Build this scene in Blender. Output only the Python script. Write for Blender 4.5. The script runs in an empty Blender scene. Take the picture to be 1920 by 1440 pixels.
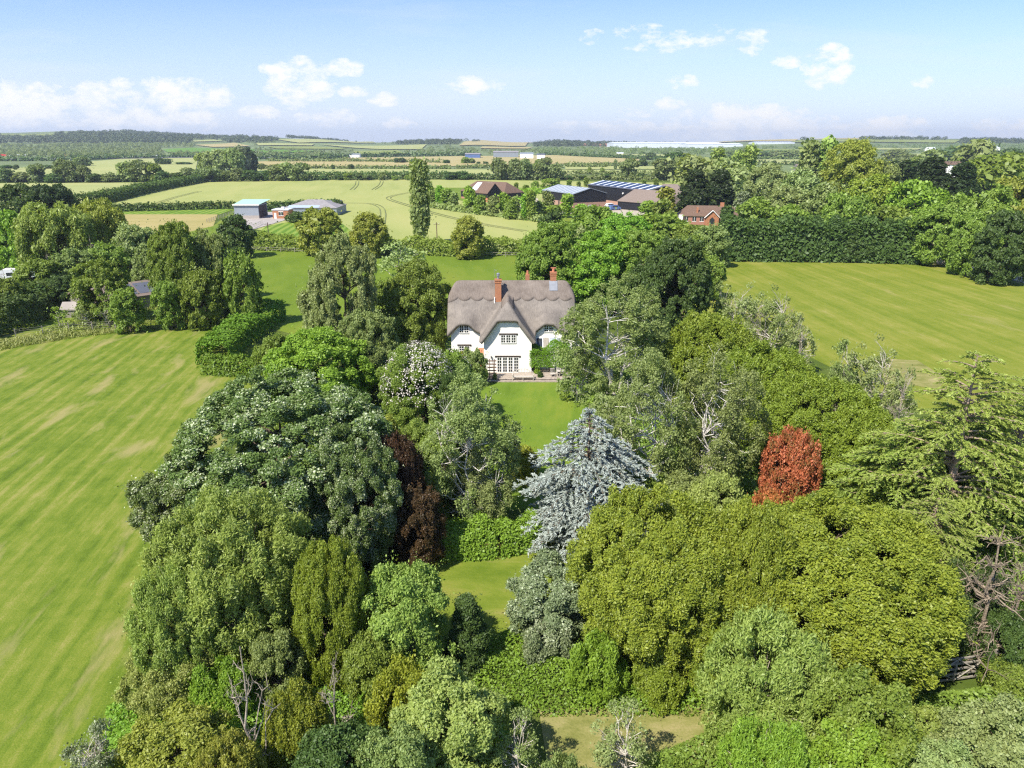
import bpy, math, random
import numpy as np
from mathutils import Vector
R = math.radians
SC = bpy.context.scene
COL = SC.collection
# ------------------------------------------------------------------ camera, sky, sun
F = 1333.0; CH = 26.0; PITCH = R(18.85)
SUN_EL = R(51); SUN_AZ = R(-138)        # azimuth clockwise from +Y (the view direction): from the left, a little behind
cam = bpy.data.objects.new('camera', bpy.data.cameras.new('camera')); COL.objects.link(cam)
cam.location = (0, 0, CH); cam.rotation_euler = (math.pi/2 - PITCH, 0, 0)
cam.data.sensor_width = 36; cam.data.lens = 36*F/1920; cam.data.clip_start = .2; cam.data.clip_end = 30000
SC.camera = cam
SC.view_settings.view_transform = 'Standard'; SC.view_settings.look = 'None'
SC.view_settings.gamma = 1; SC.view_settings.use_curve_mapping = False
SC.view_settings.exposure = 0.88
SC.cycles.max_bounces = 5; SC.cycles.diffuse_bounces = 3; SC.cycles.glossy_bounces = 2
SC.cycles.transmission_bounces = 3; SC.cycles.volume_bounces = 0; SC.cycles.transparent_max_bounces = 4
SC.cycles.use_denoising = False; SC.cycles.filter_width = 1.25; SC.cycles.sample_clamp_indirect = 3

cp, sp = math.cos(PITCH), math.sin(PITCH)
def ray(px, py):
    a = (px-960)/F; b = -(py-720)/F
    return np.array([a, cp + b*sp, -sp + b*cp])

wd = bpy.data.worlds.new('World'); SC.world = wd; wd.use_nodes = True
class NT:
    """small helper round a node tree"""
    def __init__(s, nt): s.nt = nt; s.n = nt.nodes; s.l = nt.links
    def new(s, t, **k):
        nd = s.n.new(t)
        for a, b in k.items():
            if a.startswith('i_'): nd.inputs[int(a[2:]) if a[2:].isdigit() else a[2:]].default_value = b
            else: setattr(nd, a, b)
        return nd
    def put(s, sock, v):
        if hasattr(v, 'is_output') or isinstance(v, bpy.types.NodeSocket): s.l.new(v, sock)
        else: sock.default_value = v
    def math(s, op, a, b=0, clamp=False):
        nd = s.n.new('ShaderNodeMath'); nd.operation = op; nd.use_clamp = clamp
        s.put(nd.inputs[0], a); s.put(nd.inputs[1], b); return nd.outputs[0]
    def mix(s, fac, a, b, blend='MIX'):
        nd = s.n.new('ShaderNodeMix'); nd.data_type = 'RGBA'; nd.blend_type = blend
        s.put(nd.inputs[0], fac)
        s.put(nd.inputs[6], a if not isinstance(a, tuple) else (*a[:3], 1)); s.put(nd.inputs[7], b if not isinstance(b, tuple) else (*b[:3], 1))
        return nd.outputs[2]
    def ramp(s, fac, stops):
        nd = s.n.new('ShaderNodeValToRGB'); e = nd.color_ramp.elements
        while len(e) < len(stops): e.new(.5)
        for k, (p, c) in enumerate(stops):
            e[k].position = p; e[k].color = (c, c, c, 1) if not isinstance(c, tuple) else (*c[:3], 1)
        s.l.new(fac, nd.inputs[0]); return nd.outputs[0]
    def noise(s, vec, scale, detail=3, rough=.5, dist=0):
        nd = s.n.new('ShaderNodeTexNoise'); nd.inputs['Scale'].default_value = scale; nd.inputs['Detail'].default_value = detail
        nd.inputs['Roughness'].default_value = rough; nd.inputs['Distortion'].default_value = dist
        if vec is not None: s.l.new(vec, nd.inputs['Vector'])
        return nd.outputs[0]
    def mapping(s, vec, rot=(0,0,0), scale=(1,1,1), loc=(0,0,0)):
        if rot != (0, 0, 0) and scale != (1, 1, 1): vec = s.mapping(vec, rot=rot); rot = (0, 0, 0)
        nd = s.n.new('ShaderNodeMapping'); nd.inputs['Rotation'].default_value = rot; nd.inputs['Scale'].default_value = scale
        nd.inputs['Location'].default_value = loc; s.l.new(vec, nd.inputs[0]); return nd.outputs[0]

# world: Nishita sky, with fair-weather cumulus low over the horizon
w = NT(wd.node_tree); bg = w.n['Background']
sky = w.new('ShaderNodeTexSky', sky_type='NISHITA'); sky.sun_disc = False
sky.sun_elevation = SUN_EL; sky.sun_rotation = SUN_AZ; sky.altitude = 100; sky.air_density = 1.0; sky.dust_density = .5; sky.ozone_density = 1.8
tc = w.new('ShaderNodeTexCoord'); sx = w.new('ShaderNodeSeparateXYZ'); w.l.new(tc.outputs['Generated'], sx.inputs[0])
X, Yc, Z = sx.outputs
ya = w.math('MAXIMUM', w.math('ABSOLUTE', Yc), .05)
U = w.math('DIVIDE', X, ya); V = w.math('DIVIDE', Z, ya)
cx = w.new('ShaderNodeCombineXYZ'); w.l.new(U, cx.inputs[0]); w.l.new(w.math('MULTIPLY', V, 2.0), cx.inputs[1]); w.l.new(Yc, cx.inputs[2])
nz = w.noise(cx.outputs[0], 24, 8, .62); nzb = w.noise(cx.outputs[0], 70, 6, .65)
puff = w.math('ADD', nz, w.math('MULTIPLY', nzb, .35))
acc = None
for (px, py, ax, ay, s) in [(60,205,85,34,1.15),(-30,215,80,35,1),(15,163,22,16,.8),(215,185,80,26,1.05),(330,180,95,24,1.0),(240,222,180,20,.95),(555,152,65,30,1.05),(510,134,24,12,.9),(636,129,42,13,1.0),
        (545,188,35,12,.8),(483,211,38,11,1.0),(668,172,30,9,.7),(722,186,30,10,.75),(750,230,32,10,.9),(890,160,58,12,1.05),(620,222,60,14,.7),(1475,115,28,9,.8),(1552,125,42,28,1.1),(1735,152,24,9,.8),(1280,155,34,11,.85),
        (1255,193,30,9,.7),(1195,208,35,9,.7),(1410,232,130,28,1.1),(1520,245,120,20,.9),(1330,245,90,18,.8),(1655,242,90,20,1.0),(1885,240,60,18,.9),(1240,70,130,20,.55),(1415,78,35,18,.6),(1130,240,90,13,.7)]:
    d = ray(px, py); u0 = d[0]/d[1]; v0 = d[2]/d[1]
    du = w.math('DIVIDE', w.math('SUBTRACT', U, u0), ax/F*1.2); dv = w.math('DIVIDE', w.math('SUBTRACT', V, v0), ay/F*1.45)
    q = w.math('SUBTRACT', 1, w.math('ADD', w.math('MULTIPLY', du, du), w.math('MULTIPLY', dv, dv)))
    q = w.math('MULTIPLY', w.math('MAXIMUM', q, 0), s)
    acc = q if acc is None else w.math('MAXIMUM', acc, q)
cl = w.math('ADD', w.math('MULTIPLY', w.math('POWER', acc, .6), .62), w.math('MULTIPLY', w.math('SUBTRACT', puff, .75), 2.0))
cl = w.math('MULTIPLY', cl, w.ramp(acc, [(.0, 0.0), (.12, 1.0)]))
cm = w.ramp(cl, [(0.12, 0.0), (.30, .45), (.55, .95)])
wisp = w.ramp(w.noise(w.mapping(cx.outputs[0], scale=(1, 3.2, 1)), 3.2, 5, .6), [(.5, 0.0), (.8, .32)])
low = w.ramp(V, [(0.0, .75), (.20, .0)])
# air whitening towards the horizon on the cloud layer (part of the sky itself)
skyc = w.new('ShaderNodeMix', data_type='RGBA'); w.l.new(sky.outputs[0], skyc.inputs[6])
SKY_S = .10
sm = w.new('ShaderNodeVectorMath', operation='SCALE'); w.l.new(sky.outputs[0], sm.inputs[0]); sm.inputs['Scale'].default_value = SKY_S
tint = w.mix(1.0, sm.outputs[0], (.66, .79, 1.07), 'MULTIPLY')
c1 = w.mix(w.math('ADD', low, w.math('MULTIPLY', wisp, .8)), tint, (.50, .53, .62))
c2 = w.mix(cm, c1, (.62, .615, .61))
w.l.new(c2, bg.inputs[0]); bg.inputs[1].default_value = 1.0
sun = bpy.data.objects.new('sun', bpy.data.lights.new('sun', 'SUN')); COL.objects.link(sun)
sun.data.energy = 4.2; sun.data.angle = R(.53); sun.data.color = (1, .945, .85)
sdir = Vector((math.sin(SUN_AZ)*math.cos(SUN_EL), math.cos(SUN_AZ)*math.cos(SUN_EL), math.sin(SUN_EL)))
sun.rotation_euler = sdir.to_track_quat('Z', 'Y').to_euler()

# ------------------------------------------------------------------ terrain
RX = [-900,0,60,120,235,300,400,480,545,590,640,700,740,790,850,900,955,1000,1050,1100,1150,1200,1290,1350,1420,1500,1560,1650,1740,1800,1920,2800]
RY = [252,250,249,250,246,248,255,258,256,259,262,267,268,266,264,264,269,270,266,269,270,271,270,264,262,260,260,261,261,264,267,267]
def smooth(t): t = np.clip(t, 0, 1); return t*t*(3-2*t)
def hgt(x, y):
    x = np.asarray(x, float); y = np.asarray(y, float)
    px = 960 + F*cp*x/np.maximum(y, 50)
    ry = np.interp(px, RX, RY)
    th = PITCH + np.arctan((ry-720)/F)
    z = 26 - 3300*np.tan(th)
    s = smooth((y-1250)/(3300-1250)) - .35*smooth((y-3500)/2500)
    return z*s + smooth((y-700)/800)*2.0*np.sin(x/310+1.3)*np.sin(y/240)
def G(px, py, z=None):
    d = ray(px, py)
    if z is not None:
        t = (z-CH)/d[2]; return np.array([d[0]*t, d[1]*t, z])
    if d[2] < 0:
        t = -CH/d[2]
        if d[1]*t < 690: return np.array([d[0]*t, d[1]*t, 0.])
    ts = np.concatenate([np.linspace(300, 1500, 400), np.linspace(1500, 9000, 1500)])/d[1]
    zz = CH + ts*d[2]; hh = hgt(ts*d[0], ts*d[1])
    k = np.argmax(zz < hh)
    if not (zz < hh).any(): k = int(np.argmin(zz-hh))
    t = ts[k]; return np.array([t*d[0], t*d[1], float(hgt(t*d[0], t*d[1]))])
def Zat(px, py, Y):      # height of the point seen at row py that stands at distance Y
    d = ray(px, py); return CH + Y/d[1]*d[2]
def depth(x): return x[1]*cp + (CH-x[2])*sp
def ppm(x): return F/depth(x)

# ------------------------------------------------------------------ materials
MATS = {}
def bsdf(name):
    m = bpy.data.materials.new(name); m.use_nodes = True; MATS[name] = m
    t = NT(m.node_tree); return m, t, t.n['Principled BSDF']
def plain(name, col, rough=.7, metal=0, var=.12, scale=3.0, bump=0, spec=.3):
    if name in MATS: return MATS[name]
    m, t, b = bsdf(name)
    g = t.new('ShaderNodeNewGeometry').outputs['Position']
    n = t.noise(g, scale, 5, .6)
    c = t.mix(t.ramp(n, [(.3, 0.0), (.7, 1.0)]), tuple(v*(1-var) for v in col), tuple(min(1, v*(1+var)) for v in col))
    t.l.new(c, b.inputs['Base Color']); b.inputs['Roughness'].default_value = rough; b.inputs['Metallic'].default_value = metal
    b.inputs['Specular IOR Level'].default_value = spec
    if bump:
        bn = t.new('ShaderNodeBump'); bn.inputs['Strength'].default_value = bump; bn.inputs['Distance'].default_value = .1
        t.l.new(t.noise(g, scale*6, 4), bn.inputs['Height']); t.l.new(bn.outputs[0], b.inputs['Normal'])
    return m
def leafmat(name, c0, c1, trans=.22, c2=None):
    m, t, b = bsdf(name); t.n.remove(b)
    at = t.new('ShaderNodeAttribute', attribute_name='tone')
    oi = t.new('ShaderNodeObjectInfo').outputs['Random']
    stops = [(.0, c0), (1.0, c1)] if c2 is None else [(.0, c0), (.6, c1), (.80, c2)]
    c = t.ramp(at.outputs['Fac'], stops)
    hs = t.new('ShaderNodeHueSaturation'); t.l.new(c, hs.inputs['Color'])
    t.l.new(t.math('ADD', t.math('MULTIPLY', oi, .024), .488), hs.inputs['Hue'])
    t.l.new(t.math('ADD', t.math('MULTIPLY', oi, .22), .89), hs.inputs['Value'])
    d = t.new('ShaderNodeBsdfDiffuse'); tr = t.new('ShaderNodeBsdfTranslucent'); gl = t.new('ShaderNodeBsdfGlossy'); gl.inputs['Roughness'].default_value = .5
    t.l.new(hs.outputs[0], d.inputs[0])
    tcx = t.mix(1.0, hs.outputs[0], (1.2, 1.25, .55), 'MULTIPLY'); t.l.new(tcx, tr.inputs[0])
    m1 = t.new('ShaderNodeMixShader'); m1.inputs[0].default_value = trans; t.l.new(d.outputs[0], m1.inputs[1]); t.l.new(tr.outputs[0], m1.inputs[2])
    m2 = t.new('ShaderNodeMixShader'); m2.inputs[0].default_value = .025; t.l.new(m1.outputs[0], m2.inputs[1]); t.l.new(gl.outputs[0], m2.inputs[2])
    t.l.new(m2.outputs[0], t.n['Material Output'].inputs[0])
    return m
def k_(c, s): return tuple(v*s for v in c)
LEAF = dict(
 mid   = ((.062,.096,.014), (.145,.190,.028)),
 fresh = ((.070,.130,.012), (.150,.235,.024)),
 olive = ((.095,.110,.016), (.190,.200,.030)),
 lime  = ((.105,.145,.014), (.265,.295,.032)),
 maple = ((.070,.102,.010), (.145,.180,.018)),
 dark  = ((.026,.050,.012), (.062,.095,.020)),
 deep  = ((.018,.036,.010), (.045,.066,.014)),
 grey  = ((.090,.122,.036), (.200,.232,.085)),
 willow= ((.078,.115,.020), (.190,.235,.048)),
 birch = ((.070,.095,.024), (.165,.195,.060)),
 fieldd= ((.060,.085,.026), (.120,.145,.045)),
 larch = ((.085,.120,.022), (.215,.255,.055)),
 spring= ((.080,.115,.018), (.185,.215,.050)),
 yellow= ((.150,.170,.018), (.320,.320,.035)),
 apple = ((.095,.125,.028), (.210,.235,.060)),
 pink  = ((.300,.260,.200), (.600,.480,.420)),
)
for k, v in LEAF.items(): leafmat('leaf_'+k, *[tuple(min(.75, a*(1.4 if k in ('lime', 'yellow', 'pink', 'deep') else 2.1)) for a in c) for c in v], .34)
leafmat('leaf_whitebeam', (.065,.115,.020), (.165,.235,.055), .25, (.58,.62,.40))
leafmat('leaf_silver', (.100,.140,.050), (.220,.260,.120), .25, (.46,.50,.32))
leafmat('leaf_cedar', (.185,.225,.190), (.480,.525,.465), .08)
leafmat('leaf_copper', (.045,.038,.012), (.125,.060,.028), .25)
leafmat('leaf_red', (.130,.150,.035), (.46,.135,.050), .28, (.70,.26,.110))
leafmat('leaf_flower', (.50,.46,.40), (.70,.64,.58), .2)
leafmat('leaf_laurel', (.080,.150,.012), (.170,.285,.022), .25)
leafmat('leaf_bramble', (.130,.240,.022), (.240,.410,.040), .25)
leafmat('leaf_vine', (.090,.200,.012), (.180,.370,.020), .3)
leafmat('leaf_farwood', (.045,.068,.028), (.105,.130,.050), .1)
leafmat('leaf_straw', (.200,.230,.050), (.340,.340,.110), .2)
leafmat('leaf_twig', (.200,.165,.110), (.330,.280,.200), .1)
leafmat('leaf_dot', (.5,.45,.05), (.75,.65,.08), .2)
def barkmat(name, c0, c1):
    m, t, b = bsdf(name); g = t.new('ShaderNodeTexCoord').outputs['Object']
    n = t.noise(t.mapping(g, scale=(3, 3, 14)), 1.2, 4, .65)
    t.l.new(t.mix(t.ramp(n, [(.42, 0.0), (.55, 1.0)]), c0, c1), b.inputs['Base Color']); b.inputs['Roughness'].default_value = .85
    b.inputs['Specular IOR Level'].default_value = .15
barkmat('bark_brown', (.085,.062,.042), (.17,.13,.09)); barkmat('bark_birch', (.30,.26,.22), (.78,.74,.67))
barkmat('bark_pale', (.22,.18,.13), (.40,.34,.26)); barkmat('bark_ash', (.34,.29,.23), (.60,.55,.47)); barkmat('bark_dead', (.17,.13,.09), (.30,.24,.17)); barkmat('bark_larch', (.20,.14,.10), (.34,.26,.20))

def grass(name, stops, angle=0., stretch=.12, scale=.35, fine=9., patch=None, fa=.25, seed=0., rows=None):
    """mown grass: streaks along `angle`, soft patches and a fine grain"""
    m, t, b = bsdf(name); g = t.new('ShaderNodeNewGeometry').outputs['Position']
    mp = t.mapping(g, rot=(0, 0, -angle), scale=(stretch, 1, 1), loc=(seed, seed, 0))
    a = t.noise(mp, scale, 6, .62, .35); p = t.noise(g, scale*.22, 4, .55); f = t.noise(g, fine, 4, .7)
    v = t.math('ADD', t.math('MULTIPLY', a, .62), t.math('ADD', t.math('MULTIPLY', p, .38), t.math('MULTIPLY', t.math('SUBTRACT', f, .5), fa)))
    md = t.noise(t.mapping(g, rot=(0, 0, -angle), scale=(.22, 1, 1)), 2.0, 5, .75); m3 = t.noise(g, 1.1, 4, .7)
    v = t.math('ADD', v, t.math('ADD', t.math('MULTIPLY', t.math('SUBTRACT', md, .5), fa*.8), t.math('MULTIPLY', t.math('SUBTRACT', m3, .5), fa*.5)))
    if rows:
        mp2 = t.mapping(g, rot=(0, 0, -angle), loc=(0, 0, 0)); wv = t.new('ShaderNodeTexWave'); wv.bands_direction = 'Y'; wv.inputs['Scale'].default_value = rows[0]
        wv.inputs['Distortion'].default_value = 1.2; wv.inputs['Detail'].default_value = 3; wv.inputs['Detail Scale'].default_value = .5; t.l.new(mp2, wv.inputs[0])
        v = t.math('ADD', v, t.math('MULTIPLY', t.math('SUBTRACT', wv.outputs[1], .5), rows[1]))
    c = t.ramp(v, stops)
    if patch:
        pm = t.ramp(t.noise(t.mapping(g, rot=(0,0,-angle), scale=(.35, 1, 1)), patch[1], 5, .6, .4), [(patch[2], 0.0), (patch[2]+.12, 1.0)])
        c = t.mix(t.math('MULTIPLY', pm, patch[3]), c, patch[0])
    t.l.new(c, b.inputs['Base Color']); b.inputs['Roughness'].default_value = .9; b.inputs['Specular IOR Level'].default_value = .08
    bn = t.new('ShaderNodeBump'); bn.inputs['Strength'].default_value = .5; bn.inputs['Distance'].default_value = .06
    t.l.new(f, bn.inputs['Height']); t.l.new(bn.outputs[0], b.inputs['Normal'])
    return m
def ang(p, q): a = G(*p); b = G(*q); return math.atan2(b[1]-a[1], b[0]-a[0])
A_L = ang((60, 1050), (330, 760)); A_R = ang((1500, 520), (1830, 650))
TAN = (0.324,0.270,0.113)
grass('grass_rough', [(.3, (0.050,0.077,0.013)), (.5, (0.077,0.113,0.018)), (.7, (0.135,0.149,0.036))], 0, 1, .3)
grass('grass_left', [(.28, (0.072,0.114,0.011)), (.42, (0.115,0.170,0.017)), (.55, (0.167,0.205,0.027)), (.70, (0.261,0.248,0.068))], A_L, .05, .95, 12, (TAN, .26, .56, .7), .55, 0, (.19, .09))
grass('grass_right', [(.26, (0.106,0.150,0.012)), (.42, (0.152,0.190,0.020)), (.58, (0.208,0.222,0.034)), (.74, (0.288,0.261,0.072))], A_R, .06, .60, 6, (TAN, .16, .62, .55), .45, 40, (.05, .06))
grass('grass_back', [(.3, (0.090,0.149,0.013)), (.5, (0.135,0.194,0.020)), (.7, (0.198,0.225,0.032))], A_L, .3, .15, 5, None, .15)
grass('grass_lawn', [(.3, (0.086,0.149,0.014)), (.5, (0.131,0.203,0.022)), (.72, (0.207,0.243,0.032))], R(80), .25, .5, 10, None, .22)
grass('grass_dry', [(.3, (0.095,0.149,0.013)), (.5, (0.158,0.203,0.025)), (.72, (0.252,0.243,0.054))], 0, .6, .5, 8, (TAN, .5, .58, .6), .25)
grass('bare_soil', [(.3, (0.126,0.144,0.027)), (.5, (0.234,0.225,0.072)), (.7, (0.378,0.306,0.153))], 0, .6, .8, 9, None, .3)
grass('barley', [(.3, (0.243,0.279,0.077)), (.5, (0.310,0.329,0.104)), (.7, (0.360,0.351,0.126))], R(100), .15, .07, 2.5, None, .25)
grass('barley_pale', [(.3, (0.261,0.297,0.099)), (.5, (0.324,0.342,0.126)), (.7, (0.378,0.360,0.144))], R(5), .15, .05, 1.5, None, .2)
grass('barley_ripe', [(.3, (0.297,0.261,0.099)), (.5, (0.369,0.310,0.135)), (.7, (0.423,0.342,0.162))], R(5), .15, .05, 1.5, None, .2)
grass('hayfield', [(.3, (0.270,0.243,0.081)), (.5, (0.342,0.288,0.108)), (.7, (0.396,0.324,0.144))], R(5), .3, .2, 2.5, None, .2)
grass('green_far', [(.3, (0.081,0.171,0.018)), (.5, (0.117,0.225,0.027)), (.7, (0.162,0.261,0.045))], R(5), .3, .05, 1.5, None, .2)
grass('pasture', [(.3, (0.153,0.198,0.045)), (.5, (0.207,0.243,0.063)), (.7, (0.261,0.270,0.090))], R(5), .3, .03, 1, None, .2)
grass('striped', [(.40, (0.099,0.180,0.018)), (.5, (0.144,0.225,0.027)), (.62, (0.207,0.279,0.045))], ang((520,444),(560,420)), .1, .25, 5, None, .1, 0, (.12, .28))
plain('far_ground', (.14,.18,.06), .9, 0, .35, .008)
plain('tracks', (.17,.19,.06), .9, 0, .2, .3)
plain('concrete', (.36,.32,.28), .85, 0, .15, .3); plain('gravel', (.42,.36,.27), .9, 0, .15, .6); plain('tarmac', (.16,.155,.15), .85)
plain('white_render', (.90,.86,.78), .8, 0, .03, 1.5, .1); plain('white_paint', (.86,.83,.76), .5, 0, .03)
plain('timber_dark', (.055,.04,.032), .7); plain('timber_brown', (.13,.075,.048), .7); plain('timber_grey', (.30,.27,.22), .8, 0, .25, 6)
plain('teak', (.48,.44,.38), .7); plain('lead', (.24,.25,.27), .5); plain('steel', (.6,.6,.6), .35, .8)
plain('black_clad', (.016,.016,.019), .6, 0, .15, 1); plain('grey_sheet', (.27,.30,.33), .6, 0, .05, .5); plain('roof_grey', (.27,.25,.245), .8, 0, .2, 1.2)
plain('roof_pale', (.25,.28,.31), .55, 0, .1, 1); plain('roof_brown', (.15,.095,.065), .85, 0, .2, 2.0); plain('roof_taupe', (.20,.155,.125), .85, 0, .15, 2.0)
plain('solar', (.02,.025,.05), .25, 0, .1); plain('sheet_green', (.36,.55,.42), .5); plain('roof_slate', (.10,.11,.14), .6)
plain('glass_dark', (.035,.04,.045), .12, 0, .3, 4, 0, .6); plain('glass_sky', (.38,.45,.50), .2); plain('yard_blue', (.10,.16,.34), .4)
plain('car_red', (.25,.03,.03), .3); plain('car_silver', (.5,.52,.54), .3, .5); plain('car_dark', (.03,.035,.045), .25); plain('rubber', (.02,.02,.02), .8)
plain('lorry_red', (.55,.06,.04), .4); plain('lorry_white', (.75,.76,.78), .4); plain('stone', (.36,.30,.24), .85, 0, .25, 2.5, .4); plain('terracotta', (.50,.19,.10), .7)
plain('warehouse_white', (.66,.69,.73), .5, 0, .04, .01); plain('cover_white', (.78,.77,.76), .6)
def brickmat(name, c1, c2, mortar, s=1.0):
    m, t, b = bsdf(name); g = t.new('ShaderNodeTexCoord').outputs['Object']
    sp_ = t.new('ShaderNodeSeparateXYZ'); t.l.new(g, sp_.inputs[0]); cb = t.new('ShaderNodeCombineXYZ')
    t.l.new(t.math('ADD', sp_.outputs[0], sp_.outputs[1]), cb.inputs[0]); t.l.new(sp_.outputs[2], cb.inputs[1])
    br = t.new('ShaderNodeTexBrick'); br.inputs['Scale'].default_value = 4.4*s; br.inputs['Mortar Size'].default_value = .018
    br.inputs['Color1'].default_value = (*c1, 1); br.inputs['Color2'].default_value = (*c2, 1); br.inputs['Mortar'].default_value = (*mortar, 1); br.inputs['Row Height'].default_value = .28
    t.l.new(cb.outputs[0], br.inputs[0]); t.l.new(br.outputs[0], b.inputs['Base Color']); b.inputs['Roughness'].default_value = .85
brickmat('brick_orange', (.46,.17,.055), (.34,.11,.045), (.40,.30,.22)); brickmat('brick_red', (.33,.12,.075), (.42,.17,.11), (.40,.32,.27)); brickmat('brick_pink', (.40,.20,.13), (.47,.26,.18), (.45,.38,.32))
def thatchmat():
    m, t, b = bsdf('thatch'); g = t.new('ShaderNodeTexCoord').outputs['Object']
    n1 = t.noise(g, .7, 5, .6, .3); n2 = t.noise(t.mapping(g, scale=(7, 1.2, 1.2)), 1.9, 6, .75); n3 = t.noise(g, 11, 3, .7)
    v = t.math('ADD', t.math('MULTIPLY', n1, .42), t.math('ADD', t.math('MULTIPLY', n2, .55), t.math('MULTIPLY', n3, .30)))
    c = t.ramp(v, [(.40, (.095,.083,.072)), (.58, (.190,.166,.142)), (.80, (.31,.27,.225))])
    t.l.new(c, b.inputs['Base Color']); b.inputs['Roughness'].default_value = .95; b.inputs['Specular IOR Level'].default_value = .05
    bn = t.new('ShaderNodeBump'); bn.inputs['Strength'].default_value = .55; bn.inputs['Distance'].default_value = .12
    t.l.new(v, bn.inputs['Height']); t.l.new(bn.outputs[0], b.inputs['Normal'])
thatchmat()

# ------------------------------------------------------------------ mesh helpers
def tag(o, label=None, cat=None, group=None, kind=None):
    if label: o['label'] = label
    if cat and label: o['category'] = cat
    if group: o['group'] = group
    if kind: o['kind'] = kind
    return o
def quadmesh(name, V, mats, tone=None, smooth_=False, midx=None):
    """V: (n,4,3) array of separate quads"""
    n = len(V); me = bpy.data.meshes.new(name)
    me.vertices.add(n*4); me.vertices.foreach_set('co', np.ascontiguousarray(V, dtype=np.float32).ravel())
    me.loops.add(n*4); me.loops.foreach_set('vertex_index', np.arange(n*4, dtype=np.int32))
    me.polygons.add(n); me.polygons.foreach_set('loop_start', np.arange(0, n*4, 4, dtype=np.int32)); me.polygons.foreach_set('loop_total', np.full(n, 4, dtype=np.int32))
    if midx is not None: me.polygons.foreach_set('material_index', midx.astype(np.int32))
    for m in mats: me.materials.append(MATS[m])
    if tone is not None:
        a = me.attributes.new('tone', 'FLOAT', 'FACE'); a.data.foreach_set('value', np.clip(tone, 0, 1).astype(np.float32))
    me.update(calc_edges=True)
    return me
def link(o, parent=None):
    COL.objects.link(o)
    if parent is not None: o.parent = parent
    return o
def empty(name, loc, rz=0.):
    o = bpy.data.objects.new(name, None); o.location = tuple(float(v) for v in loc); o.rotation_euler.z = rz; o.empty_display_size = .3
    return link(o)
class MB:
    def __init__(s): s.v = []; s.f = []; s.m = []; s.mats = []
    def mi(s, mat):
        if mat not in s.mats: s.mats.append(mat)
        return s.mats.index(mat)
    def poly(s, pts, mat): 
        k = len(s.v); s.v += [tuple(map(float, p)) for p in pts]; s.f.append(tuple(range(k, k+len(pts)))); s.m.append(s.mi(mat)); return s
    def box(s, a, b, mat, rz=0., c=None):
        x0, y0, z0 = a; x1, y1, z1 = b; P = [(x0,y0,z0),(x1,y0,z0),(x1,y1,z0),(x0,y1,z0),(x0,y0,z1),(x1,y0,z1),(x1,y1,z1),(x0,y1,z1)]
        if rz:
            cx_, cy_ = c if c else ((x0+x1)/2, (y0+y1)/2); ca, sa = math.cos(rz), math.sin(rz)
            P = [(cx_+(x-cx_)*ca-(y-cy_)*sa, cy_+(x-cx_)*sa+(y-cy_)*ca, z) for x, y, z in P]
        k = len(s.v); s.v += P; mi = s.mi(mat)
        for f in ((0,3,2,1),(4,5,6,7),(0,1,5,4),(1,2,6,5),(2,3,7,6),(3,0,4,7)): s.f.append(tuple(k+i for i in f)); s.m.append(mi)
        return s
    def bar(s, p, q, r, mat, n=6, r2=None):
        p = Vector(p); q = Vector(q); d = (q-p).normalized(); a = d.orthogonal().normalized(); b = d.cross(a); r2 = r if r2 is None else r2
        k = len(s.v); mi = s.mi(mat)
        for c_, rr in ((p, r), (q, r2)):
            for i in range(n):
                t = 2*math.pi*i/n + math.pi/4; s.v.append(tuple(c_ + (a*math.cos(t)+b*math.sin(t))*rr))
        for i in range(n): s.f.append((k+i, k+(i+1)%n, k+n+(i+1)%n, k+n+i)); s.m.append(mi)
        s.f.append(tuple(k+i for i in reversed(range(n)))); s.f.append(tuple(k+n+i for i in range(n))); s.m += [mi, mi]
        return s
    def build(s, name, parent=None, smooth_=False, bevel=0):
        me = bpy.data.meshes.new(name); me.from_pydata(s.v, [], s.f)
        for m in s.mats: me.materials.append(MATS[m])
        me.polygons.foreach_set('material_index', s.m)
        if smooth_: me.polygons.foreach_set('use_smooth', [True]*len(s.f))
        me.update(); o = bpy.data.objects.new(name, me); link(o, parent)
        if bevel: 
            b = o.modifiers.new('bevel', 'BEVEL'); b.width = bevel; b.segments = 2; b.limit_method = 'ANGLE'
        return o

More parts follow.
